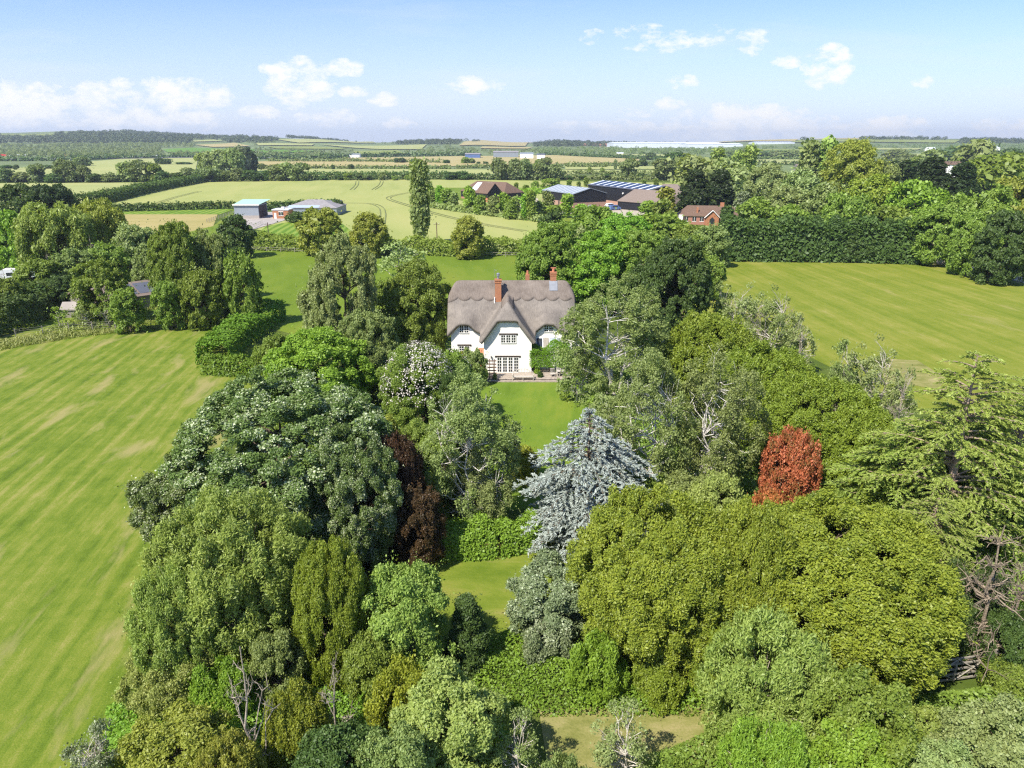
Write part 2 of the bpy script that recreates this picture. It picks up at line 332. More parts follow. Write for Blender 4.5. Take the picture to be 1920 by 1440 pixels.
# ------------------------------------------------------------------ ground sheets
ys = np.concatenate([[-60, 0, 300, 600], np.linspace(700, 3600, 70), np.linspace(3800, 9000, 16)])
us = np.linspace(-1.25, 1.25, 121)
mb = MB(); mb.mi('grass_rough'); mb.mi('far_ground')
for j, y in enumerate(ys):
    xs = us*(y+260); zs = hgt(xs, np.full_like(xs, y))
    mb.v += [(float(a), float(y), float(c)) for a, c in zip(xs, zs)]
nu = len(us)
for j in range(len(ys)-1):
    for i in range(nu-1): mb.f.append((j*nu+i, j*nu+i+1, (j+1)*nu+i+1, (j+1)*nu+i)); mb.m.append(0 if ys[j] < 600 else 1)
tag(mb.build('ground'), kind='structure')
_lv = [0]
def sheet(name, pts, mat, world=False, kind='structure', off=None):
    """a field, lawn or path: an outline in the photo laid on the ground"""
    _lv[0] += 1
    W_ = [np.array(p) for p in pts] if world else [G(*p) for p in pts]
    import bmesh
    bm = bmesh.new(); vs = [bm.verts.new((p[0], p[1], 0)) for p in W_]; f = bm.faces.new(vs)
    far = max(p[1] for p in W_) > 690
    bmesh.ops.triangulate(bm, faces=[f])
    if far:
        for _ in range(7):
            lim = 70
            ed = [e for e in bm.edges if e.calc_length() > lim]
            if not ed: break
            bmesh.ops.subdivide_edges(bm, edges=ed, cuts=1); bmesh.ops.triangulate(bm, faces=bm.faces[:])
    for v in bm.verts:
        y = v.co.y; o_ = .004*_lv[0] if y < 690 else (.3 + .0012*(y-690) + .003*_lv[0])
        v.co.z = float(hgt(v.co.x, y)) + (o_ if off is None else off)
    bm.normal_update()
    for f in bm.faces:
        if f.normal.z < 0: f.normal_flip()
    me = bpy.data.meshes.new(name); bm.to_mesh(me); bm.free(); me.materials.append(MATS[mat])
    o = link(bpy.data.objects.new(name, me)); tag(o, kind=kind); return o
def wpts(*p): return [(a, b, 0) for a, b in p]
# near meadows, lawns
sheet('meadow', [(-700,1700),(-260,618),(0,622),(200,618),(440,608),(480,640),(470,700),(470,760),(330,1000),(250,1200),(230,1300),(200,1700)], 'grass_left')
sheet('paddock', [(-60,618),(190,560),(480,466),(1010,478),(1020,560),(900,600),(600,640),(470,606),(200,616)], 'grass_back')
sheet('pasture', [(1310,478),(1500,484),(1722,490),(1790,500),(1990,548),(2400,640),(2500,800),(1900,830),(1700,760),(1500,660),(1330,600),(1250,520)], 'grass_right')
sheet('lawn', [(870,705),(1120,705),(1150,850),(1080,950),(900,960),(880,860)], 'grass_lawn')
sheet('clearing', [(740,1020),(1060,1010),(1070,1100),(1020,1220),(860,1220),(740,1100)], 'grass_dry')
sheet('bare_patch', [(1010,1330),(1350,1320),(1380,1430),(1250,1520),(1040,1520)], 'bare_soil')
sheet('bare_patch', [(1640,672),(1720,676),(1775,710),(1760,730),(1660,715)], 'bare_soil')
# fields beyond
sheet('barley_field', [(200,386),(300,354),(380,339),(800,336),(1285,343),(1290,380),(1120,392),(1060,404),(1010,470),(800,462),(600,452),(480,430),(640,382),(540,384)], 'barley')
sheet('barley_field', [(-300,345),(296,342),(140,385),(-300,402)], 'barley_pale')
sheet('hay_field', [(212,402),(408,402),(400,424),(300,448),(215,425)], 'hayfield')
sheet('hay_headland', [(212,392),(430,387),(438,392),(412,402),(212,402)], 'striped')
sheet('grass_strip', [(300,448),(400,424),(440,392),(455,400),(440,430),(420,462),(330,462)], 'grass_back')
sheet('mown_paddock', [(470,447),(500,424),(545,416),(640,418),(680,450),(580,455)], 'striped')
sheet('grass_verge', [(800,352),(980,352),(1000,380),(1300,396),(1300,430),(1060,440),(1000,408),(900,384),(800,362)], 'grass_back')
sheet('yard', [(432,412),(440,400),(520,397),(548,396),(545,410),(480,429),(460,432)], 'concrete')
sheet('driveway', [(955,385),(985,370),(1008,372),(1012,382),(1060,396),(1130,394),(1250,402),(1275,412),(1270,418),(1130,404),(1040,402),(985,394),(965,394)], 'gravel')
sheet('farmyard', [(1130,394),(1128,372),(1168,368),(1185,386),(1255,398),(1250,403)], 'gravel')
sheet('lane', [(1715,490),(1760,487),(1990,536),(1990,548),(1790,500)], 'gravel')
far_fields = [('barley_field', [(-400,325),(0,318),(225,299),(372,297),(366,322),(300,334),(-400,337)], 'barley_pale'),
 ('barley_field', [(478,327),(800,328),(1285,331),(1285,336),(800,334),(478,335)], 'barley_pale'),
 ('ripe_field', [(478,304),(560,301),(800,304),(1040,308),(900,312),(478,314)], 'barley_ripe'),
 ('barley_field', [(478,317),(845,318),(1285,320),(1285,327),(800,326),(478,326)], 'barley_pale'),
 ('barley_field', [(640,297),(850,294),(1040,292),(1200,299),(1195,305),(1000,309),(720,303)], 'barley_ripe'),
 ('barley_field', [(1060,312),(1260,313),(1262,318),(1060,318)], 'barley_pale'),
 ('barley_field', [(1360,300),(1545,300),(1540,308),(1360,310)], 'barley_pale'),
 ('barley_field', [(1380,289),(1520,290),(1510,295),(1370,294)], 'barley_pale'),
 ('barley_field', [(1660,291),(1745,289),(1750,296),(1740,305),(1690,310),(1680,302)], 'barley_pale'),
 ('barley_field', [(1870,306),(2100,308),(2100,318),(1920,316),(1880,312)], 'barley_pale'),
 ('pasture', [(305,281),(360,278),(480,281),(475,286),(315,287)], 'green_far'),
 ('pasture', [(365,273),(440,269),(470,275),(400,277)], 'barley_ripe'),
 ('hill_field', [(0,253),(105,252),(102,256),(0,257)], 'pasture'),
 ('hill_field', [(520,263),(700,264),(705,269),(560,269)], 'barley_pale'), ('hill_field', [(600,272),(800,272),(790,281),(715,281)], 'barley_pale'),
 ('hill_field', [(660,284),(745,283),(760,289),(670,290)], 'pasture'), ('hill_field', [(870,267),(1000,268),(985,275),(860,274)], 'barley_ripe'),
 ('hill_field', [(360,265),(400,263),(420,266),(365,267)], 'barley_pale'), ('hill_field', [(1370,264),(1440,261),(1500,260),(1490,266),(1380,267)], 'barley_ripe'),
 ('hill_field', [(1520,259),(1615,260),(1610,262),(1530,262)], 'barley_ripe'), ('hill_field', [(1500,264),(1800,264),(1790,269),(1480,268)], 'pasture'),
 ('hill_field', [(1860,290),(1930,290),(1930,294),(1850,293)], 'pasture'), ('hill_field', [(480,283),(530,282),(600,284),(560,287),(490,288)], 'green_far'),
 ('hill_field', [(480,270),(590,271),(585,274),(485,274)], 'barley_pale'), ('hill_field', [(500,276),(590,276),(650,279),(640,281),(520,280)], 'pasture'), ('hill_field', [(905,276),(1000,277),(990,280),(900,279)], 'barley_ripe'),
 ('hill_field', [(1150,290),(1290,291),(1290,294),(1170,293.5)], 'barley_pale'), ('hill_field', [(1400,281),(1520,281),(1510,284),(1400,284)], 'pasture'), ('hill_field', [(1600,279),(1730,279),(1720,282),(1600,282)], 'barley_pale'),
 ('hill_field', [(1310,268),(1375,263),(1360,268),(1330,270)], 'barley_ripe')]
for n_, p_, m_ in far_fields: sheet(n_, p_, m_)
sheet('road', [(-200,302),(360,295),(560,297),(560,298.3),(360,297),(-200,304.5)], 'tarmac')
# tramlines pressed into the barley
def strip(name, pts, wd_, mat):
    P = [G(*p)[:2] for p in pts]; out = []
    for off in (-.95, .95):
        L_ = []; R_ = []
        for i, p in enumerate(P):
            a = P[max(0, i-1)]; b = P[min(len(P)-1, i+1)]; d = (b-a)/np.linalg.norm(b-a); nrm = np.array([-d[1], d[0]])
            L_.append(p+nrm*(off-wd_/2)); R_.append(p+nrm*(off+wd_/2))
        out.append((L_, R_))
    m = MB(); _lv[0] += 1
    for L_, R_ in out:
        for i in range(len(P)-1):
            m.poly([(*L_[i], .004*_lv[0]+.02), (*L_[i+1], .004*_lv[0]+.02), (*R_[i+1], .004*_lv[0]+.02), (*R_[i], .004*_lv[0]+.02)][::-1], mat)
    tag(m.build(name), kind='structure')
def curve(pts, n=6):
    out = []; P = [np.array(p, float) for p in pts]; P = [P[0]]+P+[P[-1]]
    for i in range(1, len(P)-2):
        for k in range(n):
            t = k/n; out.append(tuple(.5*((2*P[i])+(-P[i-1]+P[i+1])*t+(2*P[i-1]-5*P[i]+4*P[i+1]-P[i+2])*t*t+(-P[i-1]+3*P[i]-3*P[i+1]+P[i+2])*t**3)))
    return out+[tuple(P[-1])]
for c in ([(640,381),(690,382),(712,388),(718,400),(716,420)], [(700,356),(712,348),(716,340)], [(660,356),(668,348),(670,340)], [(769,361),(735,368),(730,374),(760,384),(820,402),(900,420),(985,434)],
          [(280,386),(330,370),(375,359)]):
    strip('tramlines', curve(c), .42, 'tracks')

# ------------------------------------------------------------------ foliage
def rnd_unit(g, n):
    v = g.normal(size=(n, 3)); return v/np.linalg.norm(v, axis=1, keepdims=True)
def nrm(v): return v/np.maximum(np.linalg.norm(v, axis=1, keepdims=True), 1e-9)
def leafquads(P, N, leaf, el, g, tdir=None, tw=.6):
    """rhombus leaves at P facing N; el = length/width"""
    n = len(P); r = rnd_unit(g, n)
    T = r if tdir is None else tdir + r*tw
    T = nrm(T - N*np.sum(T*N, 1, keepdims=True)); S = np.cross(N, T)
    s = leaf*(.5+1.1*g.random((n, 1))**1.4)*.5
    a = math.sqrt(el); T = T*s*a; S = S*s/a
    return np.stack([P-T, P+S, P+T, P-S], 1)
# shape: w,h nominal (m); cb clear stem share; br bough radius (m); el leaf length/width; rag outline irregularity; in_ shell depth; flat bough height; top squareness; jit leaf angle jitter; cov leaf cover
SH = dict(
 round =dict(w=9, h=9, cb=.03, br=.50, el=1.4, rag=.20, in_=.72, flat=.85, top=2.2, bc=1.7, M=22, lr=.27, tw=.7, fill=.45, gap=.8),
 dense =dict(w=9, h=9, cb=.01, br=.32, el=1.9, rag=.14, in_=.84, flat=1.6, top=2.4, up=.7, bc=1.45, M=34, lr=.22, tw=.8, fill=.6),
 tuft  =dict(w=9, h=9, cb=.03, br=.36, el=1.3, rag=.20, in_=.70, flat=.95, top=2.2, bc=1.35, M=30, lr=.24, tw=.5, fill=.45, gap=.8),
 loose =dict(w=9, h=10, cb=.05, br=.40, el=1.7, rag=.32, in_=.55, flat=.95, top=2.0, bc=1.35, M=22, lr=.26, lz=.9, tw=1.3, fill=.5, gap=.6),
 birch =dict(w=8, h=12, cb=.05, br=.34, el=1.6, rag=.28, in_=.38, flat=1.2, top=1.8, droop=.6, cov=.40, bc=1.05, M=24, lr=.25, lz=1.4, tw=1.5, fill=.45, gap=.25),
 spray =dict(w=8, h=8, cb=.03, br=.34, el=3.0, rag=.28, in_=.5, flat=1.5, top=2.0, up=1.1, cov=.85, bc=1.2, M=24, lr=.24, tw=2.4, fill=.5),
 weep  =dict(w=9, h=9, cb=.03, br=.55, el=3.0, rag=.25, in_=.65, flat=1.7, top=2.3, droop=1.6, bc=1.5, lz=1.5, tw=.8),
 column=dict(w=4, h=16, cb=.01, br=.40, el=1.4, rag=.14, in_=.5, flat=1.6, top=3.0, bc=2.0, tw=.8, up=.8),
 cone  =dict(w=6, h=11, cb=.01, br=.45, el=2.0, rag=.22, in_=.75, flat=.8, top=1.15, droop=.4, bc=1.7, tw=1.2),
 shrub =dict(w=6, h=4, cb=.0, br=.40, el=1.5, rag=.28, in_=.5, flat=.9, top=2.1, bc=1.5, M=14, lr=.30, tw=1.2, fill=.4),
 scrub =dict(w=6, h=8, cb=.08, br=.32, el=1.5, rag=.45, in_=.2, flat=1.1, top=1.9, cov=.30, gap=.2, bc=.75, M=10, lr=.3, lz=1.3, tw=1.4),
)
BARKY = dict(birch='bark_birch', scrub='bark_ash', spray='bark_pale', larch='bark_larch')
def crown_quads(shape, leaf, seed, S):
    """leaves of a crown q.w*S wide and q.h*S high; leaf and bough sizes stay in metres"""
    q = SH[shape]; g = np.random.default_rng(seed); W_, H_ = q['w']*S, q['h']*S; Rr = W_/2
    b0 = max(q['br'], leaf*2.2)*S**.3; cb = q['cb']*H_; hh = (H_-cb)/2; cz = cb+hh
    nb = int(np.clip(q['bc']*4*math.pi*((Rr*Rr+2*Rr*hh)/3)/(math.pi*b0*b0), 24, 1500))
    ph0 = g.random()*6.28; M = q.get('M', 14); M = int(M*max(1, S)**1.2) if shape != 'column' else M
    def shell(n, lo, hi, p):
        d = rnd_unit(g, n)
        if shape == 'column': d[:, 2] = g.random(n)*2-1
        d[:, 2] = np.where(d[:, 2] < -.8, -d[:, 2]*g.random(n), d[:, 2])
        hor = nrm(np.stack([d[:, 0], d[:, 1], np.zeros(n)], 1)); z = np.clip(d[:, 2], -.98, .98); s = lo+(hi-lo)*g.random(n)**.6
        rad = (1-np.abs(z)**p)**(1/p) if shape != 'cone' else (1-(z+1)/2)**.85*1.05+.04
        return np.stack([hor[:, 0]*rad*Rr*s, hor[:, 1]*rad*Rr*s, cz+z*hh*(s if shape != 'cone' else 1)], 1)
    lr = q.get('lr', .36); C = shell(M, q['in_']*(1-lr), 1-lr*.8, q['top'])*1.0
    C[:, :2] *= (1+q['rag']*g.normal(size=(M, 1))*.5); R_l = Rr*lr*(.65+.6*g.random(M))*np.array([1.]); zl = q.get('lz', 1.0)
    k = g.choice(M, nb, p=R_l**2/np.sum(R_l**2)); d = rnd_unit(g, nb); oc = nrm(C-np.array([0, 0, cb+hh*.5])); dt_ = np.sum(d*oc[k], 1)
    d = np.where((dt_ < -.1)[:, None], d-2*dt_[:, None]*oc[k], d)
    B = C[k]+d*(R_l[k]*(.7+.35*g.random(nb)))[:, None]*np.array([1, 1, zl])
    nf = int(nb*q.get('fill', .22)); B[:nf] = shell(nf, q['in_']*.8, .93, q['top'])
    lo_ = int(nb*.14); a_ = g.random(lo_)*6.283; r_ = Rr*(.35+.5*g.random(lo_)); B[nf:nf+lo_] = np.stack([np.cos(a_)*r_, np.sin(a_)*r_, H_*(.04+.22*g.random(lo_))], 1)
    if shape in ('cone', 'column'): B = shell(nb, q['in_'], 1, q['top']); B[:, :2] *= (1+q['rag']*g.normal(size=(nb, 1))*.35)
    br = b0*(.6+.8*g.random(nb)); B[:, 2] = np.clip(B[:, 2], br*.5, H_-br*q['flat']*.5)
    rr_ = np.hypot(B[:, 0], B[:, 1]); lim = Rr*(1.0+.16*g.random(nb))-br*.6; B[:, :2] *= np.where(rr_ > lim, lim/np.maximum(rr_, .01), 1)[:, None]
    if q.get('gap'):
        a_ = np.arctan2(B[:, 1], B[:, 0]); zz_ = B[:, 2]/H_; keep = (np.sin(2*a_+ph0)*np.sin(7*zz_+ph0*2)+.5*np.sin(5*a_-9*zz_)) < q['gap']; B = B[keep]; br = br[keep]; nb = len(B)
    out = nrm(B-np.array([0, 0, cb+hh*.6]))
    cov = 1.15*q.get('cov', 1)
    cnt = np.maximum((4*math.pi*br**2*.8*cov/(leaf*leaf*.52)).astype(int), 5)
    idx = np.repeat(np.arange(nb), cnt); n = len(idx)
    e = rnd_unit(g, n); o = out[idx]; dt = np.sum(e*o, 1); e = np.where((dt < -.35)[:, None], e-2*dt[:, None]*o, e)
    e[:, 2] = np.where((e[:, 2] < -.2) & (g.random(n) < .6), -e[:, 2], e[:, 2])
    r = (br[idx]*(.30+.75*g.random(n)**.6+.35*g.random(n)**6))[:, None]
    P = B[idx]+e*r*np.array([1, 1, q['flat']])
    N = nrm(e*.55+o*.35+np.array([0, 0, .35])+rnd_unit(g, n)*1.05)
    td = None
    if q.get('droop'): td = np.array([0, 0, -1.0])*q['droop']+o*.3
    if q.get('up'): td = np.array([0, 0, 1.0])*q['up']+o*.8+e*.6
    P[:, 2] = np.maximum(P[:, 2], .05+g.random(n)*.25)
    bt = g.random(nb)
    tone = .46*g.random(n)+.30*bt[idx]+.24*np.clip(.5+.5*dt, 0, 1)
    Q = leafquads(P, N, leaf, q['el'], g, td, .9)
    # twigs reaching out of the boughs carry strings of leaves
    nt = int(nb*q.get('tw', .6)); k = g.integers(nb, size=nt); td_ = np.array([0, 0, .5 if q.get('up') else (-.35 if q.get('droop') else .1)])
    dv = nrm(out[k]+rnd_unit(g, nt)*.8+td_); L = b0*(1.3+2.6*g.random(nt)**2); m = max(3, int(b0*1.6/leaf*.9)); t = .35+.65*np.tile(np.linspace(0, 1, m), nt); kk = np.repeat(np.arange(nt), m)
    tp = B[k][kk]+dv[kk]*(L[kk]*t)[:, None]+rnd_unit(g, nt*m)*leaf*.8; tp[:, 2] = np.maximum(tp[:, 2]-(L[kk]*t*t*.25 if q.get('droop') else 0), .1); tp[:, 2] = np.minimum(tp[:, 2], H_*1.03)
    Q2 = leafquads(tp, nrm(np.array([0, 0, .6])+rnd_unit(g, nt*m)), leaf*.95, q['el'], g, dv[kk]*.8, .8)
    return np.concatenate([Q, Q2]), np.concatenate([tone, .3+.6*g.random(nt*m)]), B, br
def tubeq(pts, radii, n=5):
    pts = np.asarray(pts, float); rings = []
    for i, p in enumerate(pts):
        a = pts[max(0, i-1)]; b = pts[min(len(pts)-1, i+1)]; d = (b-a)/max(np.linalg.norm(b-a), 1e-9)
        u = np.cross(d, [0.31, .95, .1]); u /= np.linalg.norm(u); v = np.cross(d, u); t = np.arange(n)*2*math.pi/n
        rings.append(p+radii[i]*(np.cos(t)[:, None]*u+np.sin(t)[:, None]*v))
    q = []
    for i in range(len(rings)-1):
        for k in range(n): q.append([rings[i][k], rings[i][(k+1) % n], rings[i+1][(k+1) % n], rings[i+1][k]])
    return q
def bend(a, b, g, k=4, w=.08, sag=0):
    a = np.array(a, float); b = np.array(b, float); L = np.linalg.norm(b-a)
    return [a+(b-a)*t+g.normal(size=3)*L*w*math.sin(math.pi*t)+np.array([0, 0, sag*L*math.sin(math.pi*t)]) for t in np.linspace(0, 1, k+1)]
def trunk_quads(shape, B, H_, seed, thick=1., limbs=16, full=False):
    g = np.random.default_rng(seed+99); q = []; rt = .022*H_*thick
    stems = 1
    if shape in ('birch', 'scrub', 'spray'): stems = 3
    if shape == 'shrub': stems = 4
    tops = []
    for k in range(stems):
        a = 2*math.pi*k/stems+g.random(); sp_ = 0 if stems == 1 else H_*.10
        top = np.array([math.cos(a)*sp_*(1+g.random()), math.sin(a)*sp_*(1+g.random()), H_*(.62+.25*g.random()) if shape != 'shrub' else H_*.5])
        P = bend([.1*math.cos(a), .1*math.sin(a), -.3], top, g, 6, .03); rr = [rt*(1-.85*t)/(stems**.4) for t in np.linspace(0, 1, 7)]
        q += tubeq(P, rr, 6); tops.append((P, rr))
    order = np.argsort(-B[:, 2]); sel = g.choice(len(B), min(limbs, len(B)), replace=False)
    for i in sel:
        b = B[i]; P, rr = tops[g.integers(stems)]
        k = int(np.clip(np.searchsorted([p[2] for p in P], b[2]-.35*np.hypot(b[0], b[1])-.1*H_), 1, 5)); r0 = rr[k]*.55
        pts = bend(P[k], b, g, 4, .06, .06); q += tubeq(pts, [r0*(1-.75*t)+.012 for t in np.linspace(0, 1, 5)], 4)
        for _ in range(2 if full else 0):
            e = pts[3]+rnd_unit(g, 1)[0]*np.array([1, 1, .8])*H_*.09+np.array([0, 0, H_*.05]); q += tubeq(bend(pts[2], e, g, 3, .08), [r0*.35, r0*.25, r0*.15, .01], 4)
    return np.array(q)
def needle_tree(kind, leaf, seed):
    """cedar / larch: tiers of long branches carrying flat sprays of needles; returns needles, tones, wood"""
    g = np.random.default_rng(seed)
    if kind == 'cedar': H_, Rr, nl, up, droop, el = 10., 5.6, 30, .22, .36, 3.8
    else: H_, Rr, nl, up, droop, el = 16., 6.5, 34, .30, .25, 3.6
    P_, N_, T_, tone, wood = [], [], [], [], []
    wood += tubeq([[0, 0, -.3], [.05, 0, H_*.5], [0, .08, H_*.98]], [.03*H_*.9, .016*H_, .02], 7)
    for li in range(nl):
        zr = (li+.5)/nl; zb = H_*(.03+.93*zr) if kind == 'cedar' else H_*(.20+.78*zr)
        prof = min(1.0, 2.6*(1-zr)**1.0)*(1-.30*zr)*(.8+.2*min(1, zr*6))*.95+.03 if kind == 'cedar' else (1-zr)**.6*min(1, .55+1.6*zr)+.10
        nbr = 6 if kind == 'cedar' else 5
        for b in range(nbr):
            a = g.random()*6.283; L = Rr*prof*(.55+.6*g.random())
            dh = np.array([math.cos(a), math.sin(a), 0]); lat = np.array([-dh[1], dh[0], 0]); u_ = up*(.6+.8*g.random())
            def bp(t): return np.array([0, 0, zb])+dh*L*t+np.array([0, 0, 1])*L*(u_*t*1.2-droop*1.25*t**2.4)
            ts = np.linspace(0, 1, 6); wood += tubeq([bp(t) for t in ts], [(.012*L+.02)*(1-.85*t)+.008 for t in ts], 4)
            ns = max(5, int(L*3.0)); side = 1
            for k in range(ns):
                t = .22+.78*(k+g.random()*.6)/ns; side = -side
                o = bp(t); sl = L*.34*(1-t*.72)*(.6+.7*g.random())
                sd = nrm((dh*(.75+.3*g.random())+lat*side*(.9)+np.array([0, 0, .12*g.normal()]))[None])[0]
                m = max(4, int(sl/leaf*6.5)); s_ = g.random(m)
                pts = o+sd*(s_*sl)[:, None]+np.array([0, 0, -1])*(.18*sl*s_**2)[:, None]+g.normal(size=(m, 3))*np.array([1, 1, .55])*leaf*.45
                P_.append(pts); sw = np.sign(g.random(m)-.5)[:, None]
                pr = np.cross(sd, [0, 0, 1]); T_.append(sd*.9+pr*sw*.55+g.normal(size=(m, 3))*.18+np.array([0, 0, -.10 if kind == 'cedar' else -.45]))
                N_.append(np.array([0, 0, 1.])+g.normal(size=(m, 3))*.45); tone.append(np.clip(.25+.35*g.random(m)+.4*s_*t, 0, 1))
            m = max(6, int(L/leaf*3.2)); s_ = .15+.9*g.random(m)
            pts = np.array([bp(t) for t in s_])+g.normal(size=(m, 3))*leaf*.4
            P_.append(pts); T_.append(dh*1.+g.normal(size=(m, 3))*.45); N_.append(np.array([0, 0, 1.])+g.normal(size=(m, 3))*.5); tone.append(.3+.6*g.random(m))
    P = np.concatenate(P_); N = nrm(np.concatenate(N_)); T = np.concatenate(T_); tn = np.concatenate(tone)
    return leafquads(P, N, leaf, el, g, T*3, .3), tn, np.array(wood), (2*Rr, H_)
def dead_quads(seed, H_=9., spread=.35, n1=14, n2=6, conifer=False):
    g = np.random.default_rng(seed); q = []
    P = bend([0, 0, -.3], [H_*.03, 0, H_], g, 8, .02); rr = [.02*H_*(1-.85*t)+.01 for t in np.linspace(0, 1, 9)]; q += tubeq(P, rr, 6)
    for i in range(n1):
        z = (.22+.75*(i+g.random())/n1); p = P[min(8, int(z*8))]; a = g.random()*6.28
        L = H_*spread*((1-z)*1.0+.25)*(.7+.6*g.random()); up = (.9 if not conifer else .15)
        e = p+np.array([math.cos(a)*L, math.sin(a)*L, L*up*(g.random()*.8+.3 if not conifer else g.normal()*.8)])
        b = bend(p, e, g, 5, .08, .05 if not conifer else .1); r0 = .008*H_*(1.25-z); q += tubeq(b, [r0*(1-.8*t)+.012 for t in np.linspace(0, 1, 6)], 4)
        for _ in range(n2):
            k = g.integers(1, 5); e2 = b[k]+rnd_unit(g, 1)[0]*np.array([1, 1, .6])*L*.42+np.array([0, 0, L*.12]); b2 = bend(b[k], e2, g, 3, .1); q += tubeq(b2, [r0*.4+.01, r0*.3+.008, r0*.2+.006, .006], 3)
            for _ in range(2): q += tubeq([b2[2], b2[2]+rnd_unit(g, 1)[0]*L*.18], [.012, .006], 3)
    return np.array(q)

LODS = [(46, .085), (64, .105), (90, .145), (125, .22), (175, .34), (300, .6), (700, 1.1), (1500, 1.8), (99999, 3.0)]
_proto = {}
def proto(shape, lod, var, S=1.):
    if shape in ('cedar', 'larch', 'dead', 'deadfir'): S = 1.
    key = (shape, lod, var, S)
    if key not in _proto:
        leaf = LODS[lod][1]; seed = hash_(shape)+var*17+3
        if shape in ('cedar', 'larch'):
            L_, tn, wd_, (W_, H_) = needle_tree(shape, max(leaf, .12), seed)
            _proto[key] = (quadmesh(shape+'_needles', L_, ['leaf_cedar' if shape == 'cedar' else 'leaf_larch'], tn), quadmesh(shape+'_wood', wd_, [BARKY.get(shape, 'bark_brown')]), W_, H_)
        elif shape in ('dead', 'deadfir'):
            H_ = 9.; qd = dead_quads(seed, H_, .42 if shape == 'dead' else .40, 13 if shape == 'dead' else 46, 5, shape == 'deadfir')
            _proto[key] = (None, quadmesh(shape+'_wood', qd, ['bark_pale' if shape == 'dead' else 'bark_dead']), 6.5, H_)
        else:
            L_, tn, B, br = crown_quads(shape, leaf, seed, S); q = SH[shape]; W_, H_ = q['w']*S, q['h']*S
            nl = 30 if lod < 4 else 12
            if shape in ('scrub', 'birch'): nl = 70 if lod < 5 else 20
            wd_ = trunk_quads(shape, B, H_, seed, 1.0 if shape not in ('scrub', 'birch', 'spray') else .85, nl, shape in ('scrub', 'birch', 'spray') and lod < 5)
            if shape == 'column': wd_ = trunk_quads(shape, B, H_, seed, .7, 10)
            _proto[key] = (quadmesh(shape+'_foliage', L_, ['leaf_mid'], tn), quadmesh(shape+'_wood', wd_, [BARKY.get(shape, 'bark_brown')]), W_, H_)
    return _proto[key]
def hash_(s): return sum(ord(c)*(i+1)*7 for i, c in enumerate(s)) % 9973
_cnt = [0]
def put_tree(name, shape, mat, loc, w_, h_, label, cat='tree', group=None, bark=None, single=False, var=None, rz=None):
    """one tree: an Empty with a crown and a trunk under it"""
    _cnt[0] += 1; rn = random.Random(_cnt[0]*31+7)
    dep = depth(np.array([loc[0], loc[1], loc[2]+h_*.5])); lod = next(i for i, (d, _) in enumerate(LODS) if dep < d)
    if shape in ('cedar', 'larch', 'dead', 'deadfir') and lod > 4: lod = 4
    S = 1.
    if shape in SH: S = 2**(round(2*math.log2(max(.3, math.sqrt((w_/SH[shape]['w'])*(h_/SH[shape]['h'])))))/2) if lod < 6 else 1.
    if lod >= 6: S = 1.
    if var is None: var = rn.randrange(2 if lod < 5 else 3)
    leafm, wood, W_, H_ = proto(shape, lod, var, S); sxy = w_/W_; sz = h_/H_
    rz = rn.random()*6.28 if rz is None else rz
    crown_name = 'crown' if cat == 'tree' else 'foliage'
    def setm(o, m): o.material_slots[0].link = 'OBJECT'; o.material_slots[0].material = MATS[m]
    if single or (lod >= 7 and leafm):
        o = bpy.data.objects.new(name, leafm); link(o); o.location = tuple(loc); setm(o, 'leaf_'+mat); o.scale = (sxy, sxy, sz); o.rotation_euler.z = rz
        return tag(o, label, cat, group)
    e = empty(name, loc, rz); e.scale = (sxy, sxy, sz)
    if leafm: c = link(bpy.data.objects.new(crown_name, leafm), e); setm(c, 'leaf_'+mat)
    t_ = link(bpy.data.objects.new('trunk' if cat == 'tree' and shape not in ('dead',) else ('stem' if leafm else 'trunk'), wood), e)
    if bark: setm(t_, bark)
    return tag(e, label, cat, group)
def rowof(y, z): return 720+F*np.tan(np.arctan((CH-z)/y)-PITCH)
def fit(px, base, top, w_, shape):
    """distance and height at which a crown fills the rows base..top and is w_ pixels wide"""
    b = G(px, base)
    if shape in ('dead', 'deadfir') or b[1] > 420:
        h_ = max(Zat(px, top, b[1])-b[2], 1.0); return b[1], h_, w_/F*depth(np.array([b[0], b[1], b[2]+h_*.6])), b[2]
    Y = b[1]; h_ = max(Zat(px, top, Y), 1.); zz = np.linspace(.08, 1, 24)
    if shape in ('cone', 'cedar', 'larch'): rr = (1-zz)**.85
    else: rr = (1-np.abs(2*zz-1)**2.2)**(1/2.2)
    for _ in range(30):
        r = w_/F*depth(np.array([0, Y, h_*.5]))/2*.92
        mx = rowof(Y-rr*r, zz*h_).max(); mn = rowof(Y+rr*r*.8, zz*h_).min()
        dY = (Y*Y+CH*CH)/(CH*F)*(mx-base)*.7; Y = float(np.clip(Y+dY, b[1]-.2*r, b[1]+1.3*r))
        h_ = max(.8, h_+(mn-top)*depth(np.array([0, Y, h_]))/F*.8)
    return Y, h_, w_/F*depth(np.array([0, Y, h_*.55])), 0.
def T(name, shape, mat, px, base, top, w_, label, cat='tree', group=None, **k):
    """w_ in photo pixels, base / top rows of the photo"""
    Y, h_, wm, zb = fit(px, base, top, w_, shape); zb = float(zb)
    x = (px-960)/F*depth(np.array([0, Y, zb+h_*.6]))
    return put_tree(name, shape, mat, (x, Y, zb), wm, h_, label, cat, group, **k)

